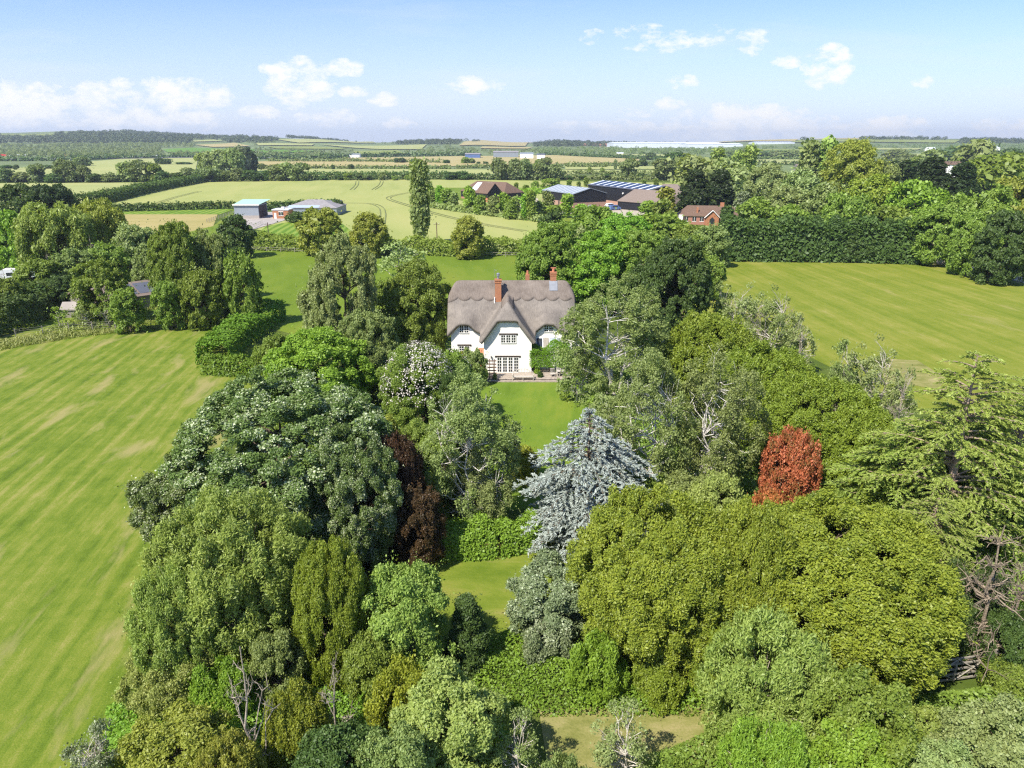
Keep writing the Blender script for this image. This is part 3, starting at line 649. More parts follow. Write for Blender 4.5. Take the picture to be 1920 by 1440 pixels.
def hedge(name, label, pts, w_, h_, mat='dark', group=None, shape_='box', cat='hedge', world=False, base_z=None, leafk=1., taper=.12, wob=.12):
    """a hedge along a line on the ground: leaves over a rounded box section"""
    P = [np.array(p, float) for p in pts] if world else [G(*p) for p in pts]
    _cnt[0] += 1; g = np.random.default_rng(_cnt[0]+500); Q = []; TN = []
    c0 = P[0]
    for a, b in zip(P[:-1], P[1:]):
        L = np.linalg.norm((b-a)[:2]); n_seg = max(1, int(L/60))
        for s_ in range(n_seg):
            p0 = a+(b-a)*s_/n_seg; p1 = a+(b-a)*(s_+1)/n_seg; l = L/n_seg
            leaf = max(.10, depth((p0+p1)/2)*1.9/711)*leafk
            area = l*(2*h_+w_)*1.0; n = int(area*2.2/(leaf*leaf*.52))+8
            t = g.random(n)*1.0; u = g.random(n)*(2*h_+w_); d = (p1-p0)/max(l, .01); nn = np.array([-d[1], d[0], 0]); nn /= max(np.linalg.norm(nn), .01)
            side = np.where(u < h_, -1, np.where(u > h_+w_, 1, 0)); zz = np.where(side == -1, u, np.where(side == 1, 2*h_+w_-u, h_))
            off = np.where(side == 0, (u-h_-w_/2), side*w_/2*(1-taper*zz/h_))
            pos0 = p0[:, None].T+(p1-p0)*t[:, None]
            lump = 1+wob*(np.sin(pos0[:, 0]*1.1+pos0[:, 1]*.7)+np.sin(pos0[:, 0]*.37-pos0[:, 1]*.53+2)+.6*np.sin(pos0[:, 0]*2.9+pos0[:, 1]*2.3))
            # rounded shoulders
            zr = np.where(side == 0, 1-.22*np.abs(off/(w_/2))**3, zz/h_)
            pos = pos0+nn*(off*(.85+.15*lump))[:, None]; pos[:, 2] = hgt(pos[:, 0], pos[:, 1])+zr*h_*lump
            pos += g.normal(size=(n, 3))*leaf*.55
            N = nrm(nn*side[:, None]*1.0+np.array([0, 0, .75])*(1+(side == 0))[:, None]+rnd_unit(g, n)*1.0)
            Q.append(leafquads(pos, N, leaf, 1.6, g)); TN.append(.25+.5*g.random(n)+.12*lump)
    V = np.concatenate(Q); V = V-np.array([c0[0], c0[1], c0[2]])
    o = bpy.data.objects.new(name, quadmesh(name, V, ['leaf_'+mat], np.concatenate(TN))); link(o); o.location = tuple(c0)
    return tag(o, label, cat, group)
def thicket(name, label, poly, h_, mat, leafk=1., kind='stuff', el=1.6, up=.0, dens=2.6, lump=2.2, cat='undergrowth'):
    """low tangled growth over an outlined patch of ground"""
    P = np.array([G(*p)[:2] for p in poly]); g = np.random.default_rng(len(poly)*7+int(poly[0][0]))
    mn, mx = P.min(0), P.max(0); c = P.mean(0); dep = depth(np.array([c[0], c[1], 0])); leaf = max(.10, dep*2.0/711)*leafk
    n = int((mx-mn).prod()*dens/(leaf*leaf*.75)); n = min(n, 260000); q = mn+g.random((n, 2))*(mx-mn)
    ins = np.zeros(n, bool); j = len(P)-1; dmin = np.full(n, 1e9)
    for i in range(len(P)):
        a, b = P[i], P[j]; cond = ((a[1] > q[:, 1]) != (b[1] > q[:, 1])) & (q[:, 0] < (b[0]-a[0])*(q[:, 1]-a[1])/(b[1]-a[1]+1e-12)+a[0]); ins ^= cond
        ab = b-a; t = np.clip(((q-a)@ab)/(ab@ab+1e-9), 0, 1); dmin = np.minimum(dmin, np.linalg.norm(q-a-t[:, None]*ab, axis=1)); j = i
    q = q[ins]; dm = dmin[ins]; n = len(q)
    w1 = np.sin(q[:, 0]/lump*2.1+1)*np.sin(q[:, 1]/lump*1.7+2)+.6*np.sin(q[:, 0]/lump*4.3+q[:, 1]/lump*3.1)+.5*np.sin(q[:, 0]/lump*1.1-q[:, 1]/lump*2.3)
    z = h_*np.clip(dm/(h_*.8), 0, 1)**.5*(.72+.2*w1)
    e = .15; pos = np.stack([q[:, 0], q[:, 1], np.maximum(z, .05)*(1-.35*g.random(n)**2)+hgt(q[:, 0], q[:, 1])], 1)
    N = nrm(np.array([0, 0, 1.])+rnd_unit(g, n)*.95)
    td = None if not up else np.array([0, 0, up])
    V = leafquads(pos, N, leaf, el, g, td); o0 = np.array([c[0], c[1], 0]); V = V-o0
    o = bpy.data.objects.new(name, quadmesh(name, V, ['leaf_'+mat], .2+.5*g.random(n)+.15*w1)); link(o); o.location = tuple(o0)
    return tag(o, label, cat, None, kind)
ORD = ['leftmost', 'second', 'third', 'fourth', 'fifth', 'sixth', 'seventh', 'eighth', 'ninth', 'tenth', 'eleventh', 'twelfth', 'thirteenth', 'fourteenth', 'fifteenth', 'sixteenth', 'seventeenth', 'eighteenth', 'nineteenth', 'twentieth',
       'twenty-first', 'twenty-second', 'twenty-third', 'twenty-fourth', 'twenty-fifth', 'twenty-sixth', 'twenty-seventh', 'twenty-eighth', 'twenty-ninth', 'thirtieth', 'thirty-first', 'thirty-second', 'thirty-third', 'thirty-fourth', 'thirty-fifth', 'thirty-sixth', 'thirty-seventh', 'thirty-eighth', 'thirty-ninth', 'fortieth']
def row(name, what, where, group, items, shape, cat='tree', **k):
    """items: (px, base, top, w, mat[, shape]) sorted left to right"""
    items = sorted(items, key=lambda i: i[0])
    for i, it in enumerate(items):
        lab = (f'leftmost {what} {where}' if i == 0 else (f'rightmost {what} {where}' if i == len(items)-1 and i > 1 else f'{ORD[i]} {what} from the left {where}'))
        T(name, it[5] if len(it) > 5 else shape, it[4], it[0], it[1], it[2], it[3], lab, cat, group, **k)
# ------------------------------------------------------------------ the thatched cottage
def XZ(px, py, Y): d = ray(px, py); return d[0]*Y/d[1], CH+d[2]*Y/d[1]
MY0, MYR, MX0, MX1 = 81.85, 85.9, -7.75, 7.65
WXC, WH, WY0 = -.52, 3.28, 79.05
YW1, YW2 = 79.6, 82.4
def smin(k, *z): z = np.stack(np.broadcast_arrays(*z)); m = z.min(0); return m-k*np.log(np.exp(-(z-m)/k).sum(0))
def smax(k, *z): return -smin(k, *[-q for q in z])
def bell(t): return np.exp(-np.abs(t)**3)
XWL, XWR = XZ(870, 617, YW2)[0], XZ(1028.5, 615, YW2)[0]
def roofz(x, y):
    x = np.asarray(x, float); y = np.asarray(y, float)
    zf = 4.35+(y-MY0)*1.435; zb = 4.35+(2*MYR-MY0-y)*1.435
    fall = 1-smooth((y-MY0)/2.6)
    zf = zf+1.15*bell((x-XWL)/1.45)*fall+1.15*bell((x-XWR)/1.45)*fall
    zm = smin(.24, zf, zb, 8.55+(x-MX0)*1.5, 8.55+(MX1-x)*1.5)
    zm = zm-.35*np.maximum(0, 1-(x-MX0)/.9)**2-.35*np.maximum(0, 1-(MX1-x)/.9)**2
    s = WH-np.abs(x-WXC)
    zw = smin(.2, 4.05+s*1.40+.12*np.maximum(0, .8-s)**2, 6.62+(y-WY0)*1.15, 8.65+0*x)
    return smax(.16, zm, np.where((y > 86.0), -9, zw))
house = empty('thatched_cottage', (0, 83, 0)); tag(house, 'white rendered cottage with grey thatched roof and front gable facing the lawn', 'house')
ho = np.array([0, 83, 0.])
def gridmesh(name, xs, ys_, zf, mask, mat, parent, off, thick, sm_=True):
    idx = {}; m = MB()
    def vid(i, j):
        if (i, j) not in idx: idx[(i, j)] = len(m.v); m.v.append((xs[i]-off[0], ys_[j]-off[1], float(zf(xs[i], ys_[j]))-off[2]))
        return idx[(i, j)]
    mi = m.mi(mat)
    for i in range(len(xs)-1):
        for j in range(len(ys_)-1):
            if mask((xs[i]+xs[i+1])/2, (ys_[j]+ys_[j+1])/2): m.f.append((vid(i, j), vid(i+1, j), vid(i+1, j+1), vid(i, j+1))); m.m.append(mi)
    o = m.build(name, parent, sm_)
    s = o.modifiers.new('solid', 'SOLIDIFY'); s.thickness = thick; s.offset = -1
    return o
xs = np.unique(np.round(np.concatenate([np.arange(MX0, MX1+.01, .14), [WXC-WH, WXC+WH]]), 3)); yy = np.unique(np.round(np.concatenate([np.arange(WY0, 2*MYR-MY0+.01, .14), [MY0]]), 3))
inside = lambda x, y: (y > MY0) or (abs(x-WXC) < WH)
rf = gridmesh('roof', xs, yy, lambda x, y: roofz(x, y)+.02*math.sin(x*5+y*3)*math.sin(y*4), inside, 'thatch', house, ho, .42)
plainm = bpy.data.materials['thatch'].copy(); plainm.name = 'thatch_ridge'; MATS['thatch_ridge'] = plainm
_r = [n for n in plainm.node_tree.nodes if n.type == 'VALTORGB'][0].color_ramp
for e, c in zip(_r.elements, ((.095,.076,.062), (.175,.143,.118), (.28,.235,.195))): e.color = (*c, 1)
m = MB(); xr = np.arange(MX0+.05, MX1-.04, .09); K = 15; mi = m.mi('thatch_ridge')
for x in xr:
    sc = 1.42+.26*abs(math.sin(math.pi*(x+.4)/1.52))**.8
    for k in range(K+1):
        t = -1+2*k/K; y = MYR+t*(sc if t < 0 else 1.5); m.v.append((x, y-83, float(roofz(x, y))+.04-.015*(abs(t) > .97)))
for i in range(len(xr)-1):
    for k in range(K): a = i*(K+1)+k; m.f.append((a, a+K+1, a+K+2, a+1)); m.m.append(mi)
o = m.build('ridge_cap', rf, True); s_ = o.modifiers.new('solid', 'SOLIDIFY'); s_.thickness = .08; s_.offset = -1
# wing ridge cap
m = MB(); mi = m.mi('thatch_ridge'); yr = np.arange(80.9, 84.6, .12)
for y in yr:
    for k in range(9):
        t = -1+2*k/8; x = WXC+t*.75; m.v.append((x, y-83, float(roofz(x, y))+.07))
for i in range(len(yr)-1):
    for k in range(8): a = i*9+k; m.f.append((a, a+1, a+10, a+9)); m.m.append(mi)
o = m.build('ridge_cap', rf, True); s_ = o.modifiers.new('solid', 'SOLIDIFY'); s_.thickness = .1; s_.offset = -1
def wall_under(m, p, q, mat='white_render', n=40, drop=.22):
    """wall from p to q whose top follows the underside of the thatch"""
    P = [np.array(p)+(np.array(q)-np.array(p))*t for t in np.linspace(0, 1, n)]
    for a, b in zip(P[:-1], P[1:]):
        za, zb = float(roofz(*a))-drop, float(roofz(*b))-drop
        m.poly([(a[0], a[1]-83, 0), (b[0], b[1]-83, 0), (b[0], b[1]-83, zb), (a[0], a[1]-83, za)], mat)
m = MB()
wall_under(m, (MX0+.45, YW2), (MX1-.45, YW2)); wall_under(m, (MX1-.45, YW2), (MX1-.45, 89.3)); wall_under(m, (MX1-.45, 89.3), (MX0+.45, 89.3)); wall_under(m, (MX0+.45, 89.3), (MX0+.45, YW2))
wx0, wx1 = XZ(907.5, 690, YW1)[0], XZ(996.5, 690, YW1)[0]
wall_under(m, (wx0, YW1), (wx1, YW1)); wall_under(m, (wx1, YW1), (wx1, YW2)); wall_under(m, (wx0, YW2), (wx0, YW1))
m.box((wx0-.03, YW1-83-.05, 0), (wx1+.03, YW1-83-.004, .28), 'stone')
m.build('wall', house)
def window(parent, name, px0, px1, py0, py1, Y, leaves, cols, rows, lintel=True, lw=.25, gap=.14):
    x0, z1 = XZ(px0, py0, Y); x1, z0 = XZ(px1, py1, Y); y = Y-83
    g = MB(); g.box((x0, y-.03, z0), (x1, y-.005, z1), 'glass_dark'); g = g.build(name, parent)
    fr = MB(); wl = (x1-x0-gap*(leaves-1))/leaves; b = .022
    for i in range(leaves):
        a = x0+i*(wl+gap)
        if i: fr.box((a-gap, y-.06, z0), (a, y-.032, z1), 'white_paint')
        for c in range(1, cols): xx = a+wl*c/cols; fr.box((xx-b, y-.055, z0+.001), (xx+b, y-.032, z1-.001), 'white_paint')
        for r_ in range(1, rows): zz = z0+(z1-z0)*r_/rows; fr.box((a+.001, y-.052, zz-b), (a+wl-.001, y-.032, zz+b), 'white_paint')
    fr.box((x0-.07, y-.058, z0), (x0, y-.004, z1), 'white_paint'); fr.box((x1, y-.058, z0), (x1+.07, y-.004, z1), 'white_paint')
    fr.box((x0-.07, y-.09, z0-.08), (x1+.07, y-.004, z0-.001), 'white_paint'); fr.box((x0-.07, y-.058, z1), (x1+.07, y-.004, z1+.05), 'white_paint')
    fr.build('frame', g)
    if lintel: q = MB(); q.box((x0-lw, y-.075, z1+.055), (x1+lw, y-.003, z1+.22), 'timber_dark'); q.build('lintel', g)
window(house, 'window', 939.8, 966.6, 628.5, 642.2, YW1, 3, 2, 3)
window(house, 'french_door', 932.8, 971.3, 670.3, 697.2, YW1, 4, 2, 5, lw=.3, gap=.2)
window(house, 'window', 862, 878, 611, 623.5, YW2, 2, 2, 3, False, gap=.12)
window(house, 'window', 861.5, 880, 649, 661, YW2, 2, 2, 3)
window(house, 'window', 1021, 1036.5, 610, 621.5, YW2, 2, 2, 3, False, gap=.12)
# chimneys
def chimney(px, ptop, Y, w_, zb, mat='brick_orange'):
    x, zt = XZ(px, ptop, Y); c = MB(); y = Y-83
    c.box((x-w_/2, y-.32, zb), (x+w_/2, y+.32, zt-.18), mat); c.box((x-w_/2-.05, y-.37, zt-.42), (x+w_/2+.05, y+.37, zt-.33), mat); c.box((x-w_/2-.06, y-.38, zt-.18), (x+w_/2+.06, y+.38, zt), mat)
    return c.build('chimney', rf), x, y, zt
c1_, x, y, zt = chimney(934, 523, 84.5, .74, 6.8)
m = MB(); m.bar((x, y, zt), (x, y, zt+.35), .13, 'steel', 10); m.bar((x, y, zt+.35), (x, y, zt+.62), .2, 'steel', 10); m.bar((x, y, zt+.62), (x, y, zt+.74), .22, 'steel', 10, .05); m.build('cowl', c1_)
m = MB(); m.bar((x-.42, y, zt-1.2), (x-.42, y, zt+1.15), .018, 'steel', 5); m.bar((x-.42, y, zt+1.05), (x-.1, y, zt+1.05), .012, 'steel', 4); m.build('aerial', c1_)
m = MB(); m.box((x-.5, y-.42, 7.35), (x-.38, y-.2, 8.25), 'white_paint'); m.build('flashing', c1_)
c2_, x, y, zt = chimney(1037.5, 509.5, 86.0, .72, 9.6)
m = MB(); m.bar((x, y, zt), (x, y, zt+.42), .17, 'terracotta', 10, .14); m.box((x-.32, y-.1, zt+.42), (x+.32, y+.1, zt+.52), 'terracotta'); m.build('chimney_pot', c2_)
m = MB(); xs2 = np.linspace(x-.5, x+.5, 5)
for i in range(4): m.poly([(xs2[i], 84.95-83, float(roofz(xs2[i], 84.95))+.13), (xs2[i+1], 84.95-83, float(roofz(xs2[i+1], 84.95))+.13), (xs2[i+1], 85.7-83, float(roofz(xs2[i+1], 85.7))+.13), (xs2[i], 85.7-83, float(roofz(xs2[i], 85.7))+.13)], 'lead')
m.build('flashing', c2_)
x, _ = XZ(989, 520, 88.2); m = MB(); m.box((x-.25, 4.9, 7.5), (x+.25, 5.4, 10.35), 'brick_orange'); m.bar((x, 5.15, 10.35), (x, 5.15, 10.8), .15, 'terracotta', 8, .12); m.build('chimney', rf)
# lean-to beside the gable: white frames and a slatted panel under a pale edge
lx0, lz1 = XZ(1004, 629, 81.2); lx1 = XZ(1050, 640, 81.2)[0]
m = MB(); m.poly([(lx0, -1.9, 2.75), (lx1, -1.9, 2.75), (lx1, -.62, 3.75), (lx0, -.62, 3.75)], 'roof_pale')
m.box((lx0, -1.94, 2.65), (lx1, -1.84, 2.78), 'white_paint'); m.box((lx0, -.66, 3.7), (lx1-.6, -.605, 3.86), 'white_paint')
m.box((lx0+.02, -1.86, 0), (lx1-.02, -.61, 2.64), 'white_render'); lt = m.build('lean_to', house)
m = MB()
for k, (a, b, mt) in enumerate([(.15, .85, 'glass_dark'), (1.75, 2.45, 'glass_sky')]):
    s0 = lx0+a; s1 = lx0+b; m.poly([(s0, -1.82, 2.87), (s1, -1.82, 2.87), (s1, -.78, 3.68), (s0, -.78, 3.68)], mt)
m.build('rooflight', lt)
m = MB()
for a, b in ((.08, .15), (.85, .95), (1.65, 1.75), (2.45, 2.56)): m.poly([(lx0+a, -1.88, 2.86), (lx0+b, -1.88, 2.86), (lx0+b, -.7, 3.76), (lx0+a, -.7, 3.76)], 'white_paint')
m.poly([(lx0+.99, -1.86, 2.84), (lx0+1.6, -1.86, 2.84), (lx0+1.6, -.72, 3.74), (lx0+.99, -.72, 3.74)], 'teak_brown' if 'teak_brown' in MATS else 'timber_grey'); m.build('glazing_bar', lt)
# small tiled porch and wall lamp
x, z = XZ(903, 657, 80.6); m = MB(); m.poly([(x-.35, -2.8, 2.3), (x+.3, -2.8, 2.3), (x+.3, -2.1, 2.9), (x-.35, -2.1, 2.9)], 'terracotta'); m.box((x-.3, -2.75, 0), (x+.25, -2.15, 2.29), 'brick_orange'); m.build('porch', house)
x, z = XZ(921, 668.5, YW1); m = MB(); m.box((x-.05, YW1-83-.22, z-.18), (x+.05, YW1-83-.08, z+.12), 'glass_dark'); m.bar((x, YW1-83, z-.05), (x, YW1-83-.1, z+.05), .02, 'timber_dark'); m.build('wall_lamp', house)
# patio and kerb
x0 = G(905, 716)[0]; x1 = G(1075, 716)[0]; yA = G(960, 717)[1]
m = MB(); m.box((x0, yA, .004), (x1, YW1-.06, .12), 'stone'); o = m.build('patio'); tag(o, kind='structure')
sheet('terrace', [(905,714.8),(1075,714.8),(1080,690),(905,690)], 'stone')
# garden furniture on the patio
def garden_bench(px, py):
    p = G(px, py, .12); e = empty('garden_bench', p); tag(e, 'pale wooden bench with arched back in front of the french doors', 'bench')
    w_ = 2.35
    m = MB(); 
    for k in range(4): m.box((-w_/2, -.32+k*.14, .40), (w_/2, -.21+k*.14, .44), 'teak')
    m.build('seat', e)
    m = MB(); n = 13
    top = lambda x: .92+.32*max(0, 1-(abs(x)/.75)**2)**.5 if abs(x) < .75 else .92
    for k in range(n): x = -w_/2+w_*(k+.5)/n; m.box((x-.025, .27, .45), (x+.025, .30, top(x)), 'teak')
    pr = None
    for k in range(25):
        x = -w_/2+w_*k/24
        if pr: m.bar((pr, .285, top(pr)), (x, .285, top(x)), .035, 'teak', 5)
        pr = x
    m.build('backrest', e)
    for s in (-1, 1):
        m = MB(); m.box((s*w_/2-.04, -.36, .62), (s*w_/2+.04, .3, .67), 'teak'); m.build('armrest', e)
        for y in (-.33, .25): m = MB(); m.box((s*w_/2-.035, y, 0), (s*w_/2+.035, y+.07, .62), 'teak'); m.build('leg', e)
    m = MB(); m.box((-.035, -.33, 0), (.035, -.26, .40), 'teak'); m.build('leg', e)
garden_bench(980.5, 712)
def stand(px, py):
    p = G(px, py, .12); e = empty('plant_ladder', p); tag(e, 'brown wooden slatted plant ladder leaning beside the french doors', 'plant stand')
    for s in (-1, 1): m = MB(); m.bar((s*.28, -.35, 0), (s*.28, .15, 2.3), .04, 'timber_brown', 4); m.build('rail', e)
    for k in range(6):
        z = .25+k*.36; y = -.35+.5*z/2.3; a = .25 if k % 2 else -.2
        m = MB(); m.box((-.55, y-.14, z), (.5, y+.1, z+.07), 'timber_brown', rz=a*.3); m.build('shelf', e)
    m = MB(); m.bar((.2, .35, 0), (.1, .12, 2.0), .035, 'timber_brown', 4); m.build('prop', e)
stand(923, 709.5)
def chair(px, py, label, rz):
    p = G(px, py, .12); e = empty('garden_chair', p, rz); tag(e, label, 'chair', 'pale chairs under the pergola')
    m = MB(); m.box((-.26, -.26, .42), (.26, .26, .46), 'teak'); m.build('seat', e)
    m = MB()
    for k in range(4): m.box((-.25+.15*k, .22, .46), (-.2+.15*k, .25, .93), 'teak')
    m.box((-.27, .215, .93), (.27, .255, 1.0), 'teak'); m.build('backrest', e)
    for sx_ in (-1, 1):
        for sy in (-1, 1): m = MB(); m.box((sx_*.23-.025, sy*.23-.025, 0), (sx_*.23+.025, sy*.23+.025, .42), 'teak'); m.build('leg', e)
chair(1036, 707, 'pale garden chair under the pergola, nearer the bench', .2); chair(1046, 706, 'pale garden chair under the pergola beside the table, further right', -.3)
p = G(1053, 706, .12); e = empty('garden_table', p); tag(e, 'pale wooden garden table under the leafy pergola', 'table')
m = MB(); m.box((-.6, -.4, .7), (.6, .4, .75), 'teak'); m.build('tabletop', e)
for sx_ in (-1, 1):
    for sy in (-1, 1): m = MB(); m.box((sx_*.52-.03, sy*.33-.03, 0), (sx_*.52+.03, sy*.33+.03, .7), 'teak'); m.build('leg', e)
# pergola with vine
pc = G(1030, 700); e = empty('pergola', (pc[0], 81.0, 0)); tag(e, 'timber pergola buried under bright green vine right of the gable', 'pergola')
for a in (-1.9, 0, 1.9):
    m = MB(); m.box((a-.07, -1.2, 0), (a+.07, -1.06, 2.25), 'timber_dark'); m.build('post', e)
    m = MB(); m.box((a-.05, -1.35, 2.25), (a+.05, 1.25, 2.4), 'timber_dark'); m.build('rafter', e)
m = MB(); m.box((-2.2, -1.2, 2.4), (2.2, -1.08, 2.52), 'timber_dark'); m.build('beam', e)
v = hedge('vine', None, [(-2.35, 0, 0), (2.35, 0, 0)], 3.0, 1.9, 'vine', world=True, wob=.22); v.parent = e; v.location = (-2.35, -.15, 1.0)
for kx, pxx, pyy, lab in ((0, 1007, 703, 'leafy potted plant between the bench and the pergola'), (1, 1013, 710, 'small dark shrub on the patio edge right of the bench'), (2, 928, 713, 'low green plant at the foot of the wooden plant ladder')):
    T('patio_plant', 'shrub', ('fresh', 'dark', 'birch')[kx], pxx, pyy, pyy-(12, 9, 6)[kx], (11, 10, 8)[kx], lab, 'plant')
sheet('stepping_stone', [(921,716.4),(931,716.4),(931,717.8),(921,717.8)], 'concrete')

# ------------------------------------------------------------------ farm buildings
def gabled(name, label, A, B, W_, he, hr, wallm, roofm, cat='barn', base_m=None, base_h=0, over=.3, hip=0., extras=None, z0=0.):
    """A,B: world ends of the near long side; the building extends W_ away from the camera"""
    A = np.array(A[:2], float); B = np.array(B[:2], float); L = np.linalg.norm(B-A); u = (B-A)/L; rz = math.atan2(u[1], u[0])
    e = empty(name, (A[0], A[1], z0), rz); tag(e, label, cat)       # local x along the near side, local y away
    m = MB()
    def ring(z_0, z_1, mt, o=0.):
        x0, x1, y0, y1 = -o, L+o, -o, W_+o
        m.poly([(x0,y0,z_0),(x1,y0,z_0),(x1,y0,z_1),(x0,y0,z_1)], mt); m.poly([(x1,y0,z_0),(x1,y1,z_0),(x1,y1,z_1),(x1,y0,z_1)], mt)
        m.poly([(x1,y1,z_0),(x0,y1,z_0),(x0,y1,z_1),(x1,y1,z_1)], mt); m.poly([(x0,y1,z_0),(x0,y0,z_0),(x0,y0,z_1),(x0,y1,z_1)], mt)
    if base_m: ring(0, base_h, base_m)
    ring(base_h if base_m else 0, he, wallm, .03)
    if not hip:
        for x in (-.03, L+.03): m.poly([(x, -.03, he), (x, W_+.03, he), (x, W_/2, hr)], wallm)
    m.build('wall', e)
    r_ = MB(); t = .18; sl = (hr-he)/(W_/2); ez = he-over*sl; hx = hip*W_/2
    a0, a1 = -over, L+over
    def slab(pts, mt):
        up = [(*p[:2], p[2]+t) for p in pts]; r_.poly(up, mt); r_.poly(pts[::-1], mt)
        for i in range(len(pts)): j = (i+1) % len(pts); r_.poly([pts[i], pts[j], up[j], up[i]], mt)
    slab([(a0, -over, ez), (a1, -over, ez), (a1-hx, W_/2, hr), (a0+hx, W_/2, hr)], roofm)
    slab([(a1, W_+over, ez), (a0, W_+over, ez), (a0+hx, W_/2, hr), (a1-hx, W_/2, hr)], roofm)
    if hip: slab([(a0, W_+over, ez), (a0, -over, ez), (a0+hx, W_/2, hr)], roofm); slab([(a1, -over, ez), (a1, W_+over, ez), (a1-hx, W_/2, hr)], roofm)
    rr = r_.build('roof', e)
    return e, rr, L, sl, ez
def onroof(m, L, sl, he, x0, x1, s0, s1, mat, dz=.2):
    """panel on the near slope, s = distance in from the wall face"""
    m.poly([(x0, s0, he+sl*s0+dz), (x1, s0, he+sl*s0+dz), (x1, s1, he+sl*s1+dz), (x0, s1, he+sl*s1+dz)], mat)
# black barn with a pale sheet roof
P1 = G(1075, 390); uu = np.array([-11.7, 26.])/28.5
A = P1[:2]+uu*28.5; 
e, rr, L, sl, ez = gabled('metal_barn', 'black clad barn on a brick plinth with a pale grey sheet roof', A, P1[:2], 15.5, 5.5, 7.6, 'black_clad', 'roof_pale', base_m='brick_pink', base_h=2.1)
m = MB()
for k in range(9): onroof(m, L, sl, 5.5, 1.5+k*3.1, 2.0+k*3.1, .3, 7.4, 'warehouse_white')
m.build('rooflight', rr)
for x in (4.5, 15.2): m = MB(); m.box((x, -.05, 0), (x+1.1, .0, 2.0), 'timber_dark'); m.build('door', e)
# solar barn
P0 = np.array([34.9, 337.]); P1 = np.array([54.3, 293.])
e, rr, L, sl, ez = gabled('solar_barn', 'long black barn with rows of solar panels on its low roof', P0, P1, 16, 7.2, 8.9, 'black_clad', 'roof_slate', base_m='brick_pink', base_h=1.6)
m = MB(); n_ = 8
for k in range(n_): onroof(m, L, sl, 7.2, 2+k*5.6, 6+k*5.6, .8, 7.4, 'solar', .24)
m.build('solar_panel', rr)
m = MB()
for k in range(n_+1): onroof(m, L, sl, 7.2, .3+k*5.6, 1.8+k*5.6, .6, 7.6, 'warehouse_white', .23)
m.build('rooflight', rr)
for x, zz in ((30, 5.2), (36, 4.8), (40, 4.6)): 
    m = MB(); m.bar((x, -.1, zz), (x, -.5, zz), .35, 'white_paint', 10); m.build('wall_lamp', e)
# brown barn
A = np.array([-24.5, 353.]); B = np.array([-3.6, 333.])
e, rr, L, sl, ez = gabled('tiled_barn', 'brown tiled barn with black boarding and pale roof panels beside the young trees', A, B, 13, 3.6, 7.9, 'black_clad', 'roof_brown', base_m='brick_red', base_h=.9, hip=.75)
m = MB(); onroof(m, L, sl, 3.6, 6, 16, .6, 5.6, 'warehouse_white'); m.build('rooflight', rr)
m = MB(); 
for x in (14, 19.5): m.box((x, -.06, 0), (x+1.3, -.035, 2.2), 'timber_dark')
m.box((24, -.06, 0), (28.5, -.035, 2.6), 'terracotta'); m.build('door', e)
A = np.array([-4.6, 331.]); B = np.array([2.6, 338.])
e, rr, L, sl, ez = gabled('barn_porch', 'small black gabled bay with an orange door at the right end of the brown barn', A, A+np.array([-5.5, 6.]), 8.5, 4.2, 8.2, 'black_clad', 'roof_brown', base_m='terracotta', base_h=2.2)
m = MB(); m.box((8.1*0-.06, 2.0, 0), (-.035, 6.3, 3.6), 'timber_dark'); m.build('door', e)
# taupe tiled barns
e, *_ = gabled('low_tiled_barn', 'low taupe tiled barn with black walls nearest the lane', G(1158, 392), G(1246, 400), 12, 3.3, 7.6, 'black_clad', 'roof_taupe', hip=.6)
e, *_ = gabled('tall_tiled_barn', 'taller taupe hipped barn behind the low tiled barn', np.array([55., 296.]), np.array([68, 290.]), 13, 5.2, 9.4, 'black_clad', 'roof_taupe', hip=.7)
# brick house
A = G(1273, 421); B = A[:2]+np.array([19.5, -3.0])
e, rr, L, sl, ez = gabled('brick_house', 'red brick house with brown tiled roof and small front gable', A, B, 8.5, 2.9, 5.7, 'brick_red', 'roof_brown', 'house', hip=.7)
for x in (1.6, 4.2, 6.6):
    m = MB(); m.box((x, -.06, 1.2), (x+1.2, -.035, 2.6), 'glass_dark'); w_ = m.build('window', e); m = MB(); m.box((x-.1, -.09, 2.6), (x+1.3, -.034, 2.75), 'white_paint'); m.box((x-.1, -.09, 1.05), (x+1.3, -.034, 1.2), 'white_paint'); m.box((x+.55, -.08, 1.2), (x+.65, -.061, 2.6), 'white_paint'); m.build('frame', w_)
m = MB(); m.box((-.3, -.7, 0), (1.1, -.05, 3.2), 'white_render'); m.build('bay', e)
m = MB(); m.poly([(8.2, -1.6, 0), (12.4, -1.6, 0), (12.4, -1.6, 2.7), (10.3, -1.6, 4.7), (8.2, -1.6, 2.7)], 'brick_orange'); m.poly([(8.2, 0, 0), (8.2, -1.6, 0), (8.2, -1.6, 3.1), (8.2, 0, 3.1)], 'brick_orange'); m.poly([(12.4, -1.6, 0), (12.4, 0, 0), (12.4, 0, 3.1), (12.4, -1.6, 3.1)], 'brick_orange')
g_ = m.build('front_gable', e)
m = MB()
for s in (-1, 1): m.poly([(10.3, -1.9, 4.9), (10.3+s*2.5, -1.9, 2.5), (10.3+s*2.5, 2.5, 2.5), (10.3, 2.5, 4.9)], 'roof_brown')
m.build('roof', g_)
m = MB()
for s in (-1, 1): m.bar((10.3, -1.93, 4.82), (10.3+s*2.5, -1.93, 2.42), .12, 'white_paint', 4)
m.build('bargeboard', g_)
m = MB(); m.poly([(9.5, -1.63, .4), (11.1, -1.63, .4), (11.1, -1.63, 1.9), (10.3, -1.63, 2.7), (9.5, -1.63, 1.9)], 'glass_dark'); m.build('window', g_)
m = MB(); m.box((5.4, 1.0, 3.2), (6.0, 1.6, 5.6), 'brick_orange'); m.build('chimney', rr)
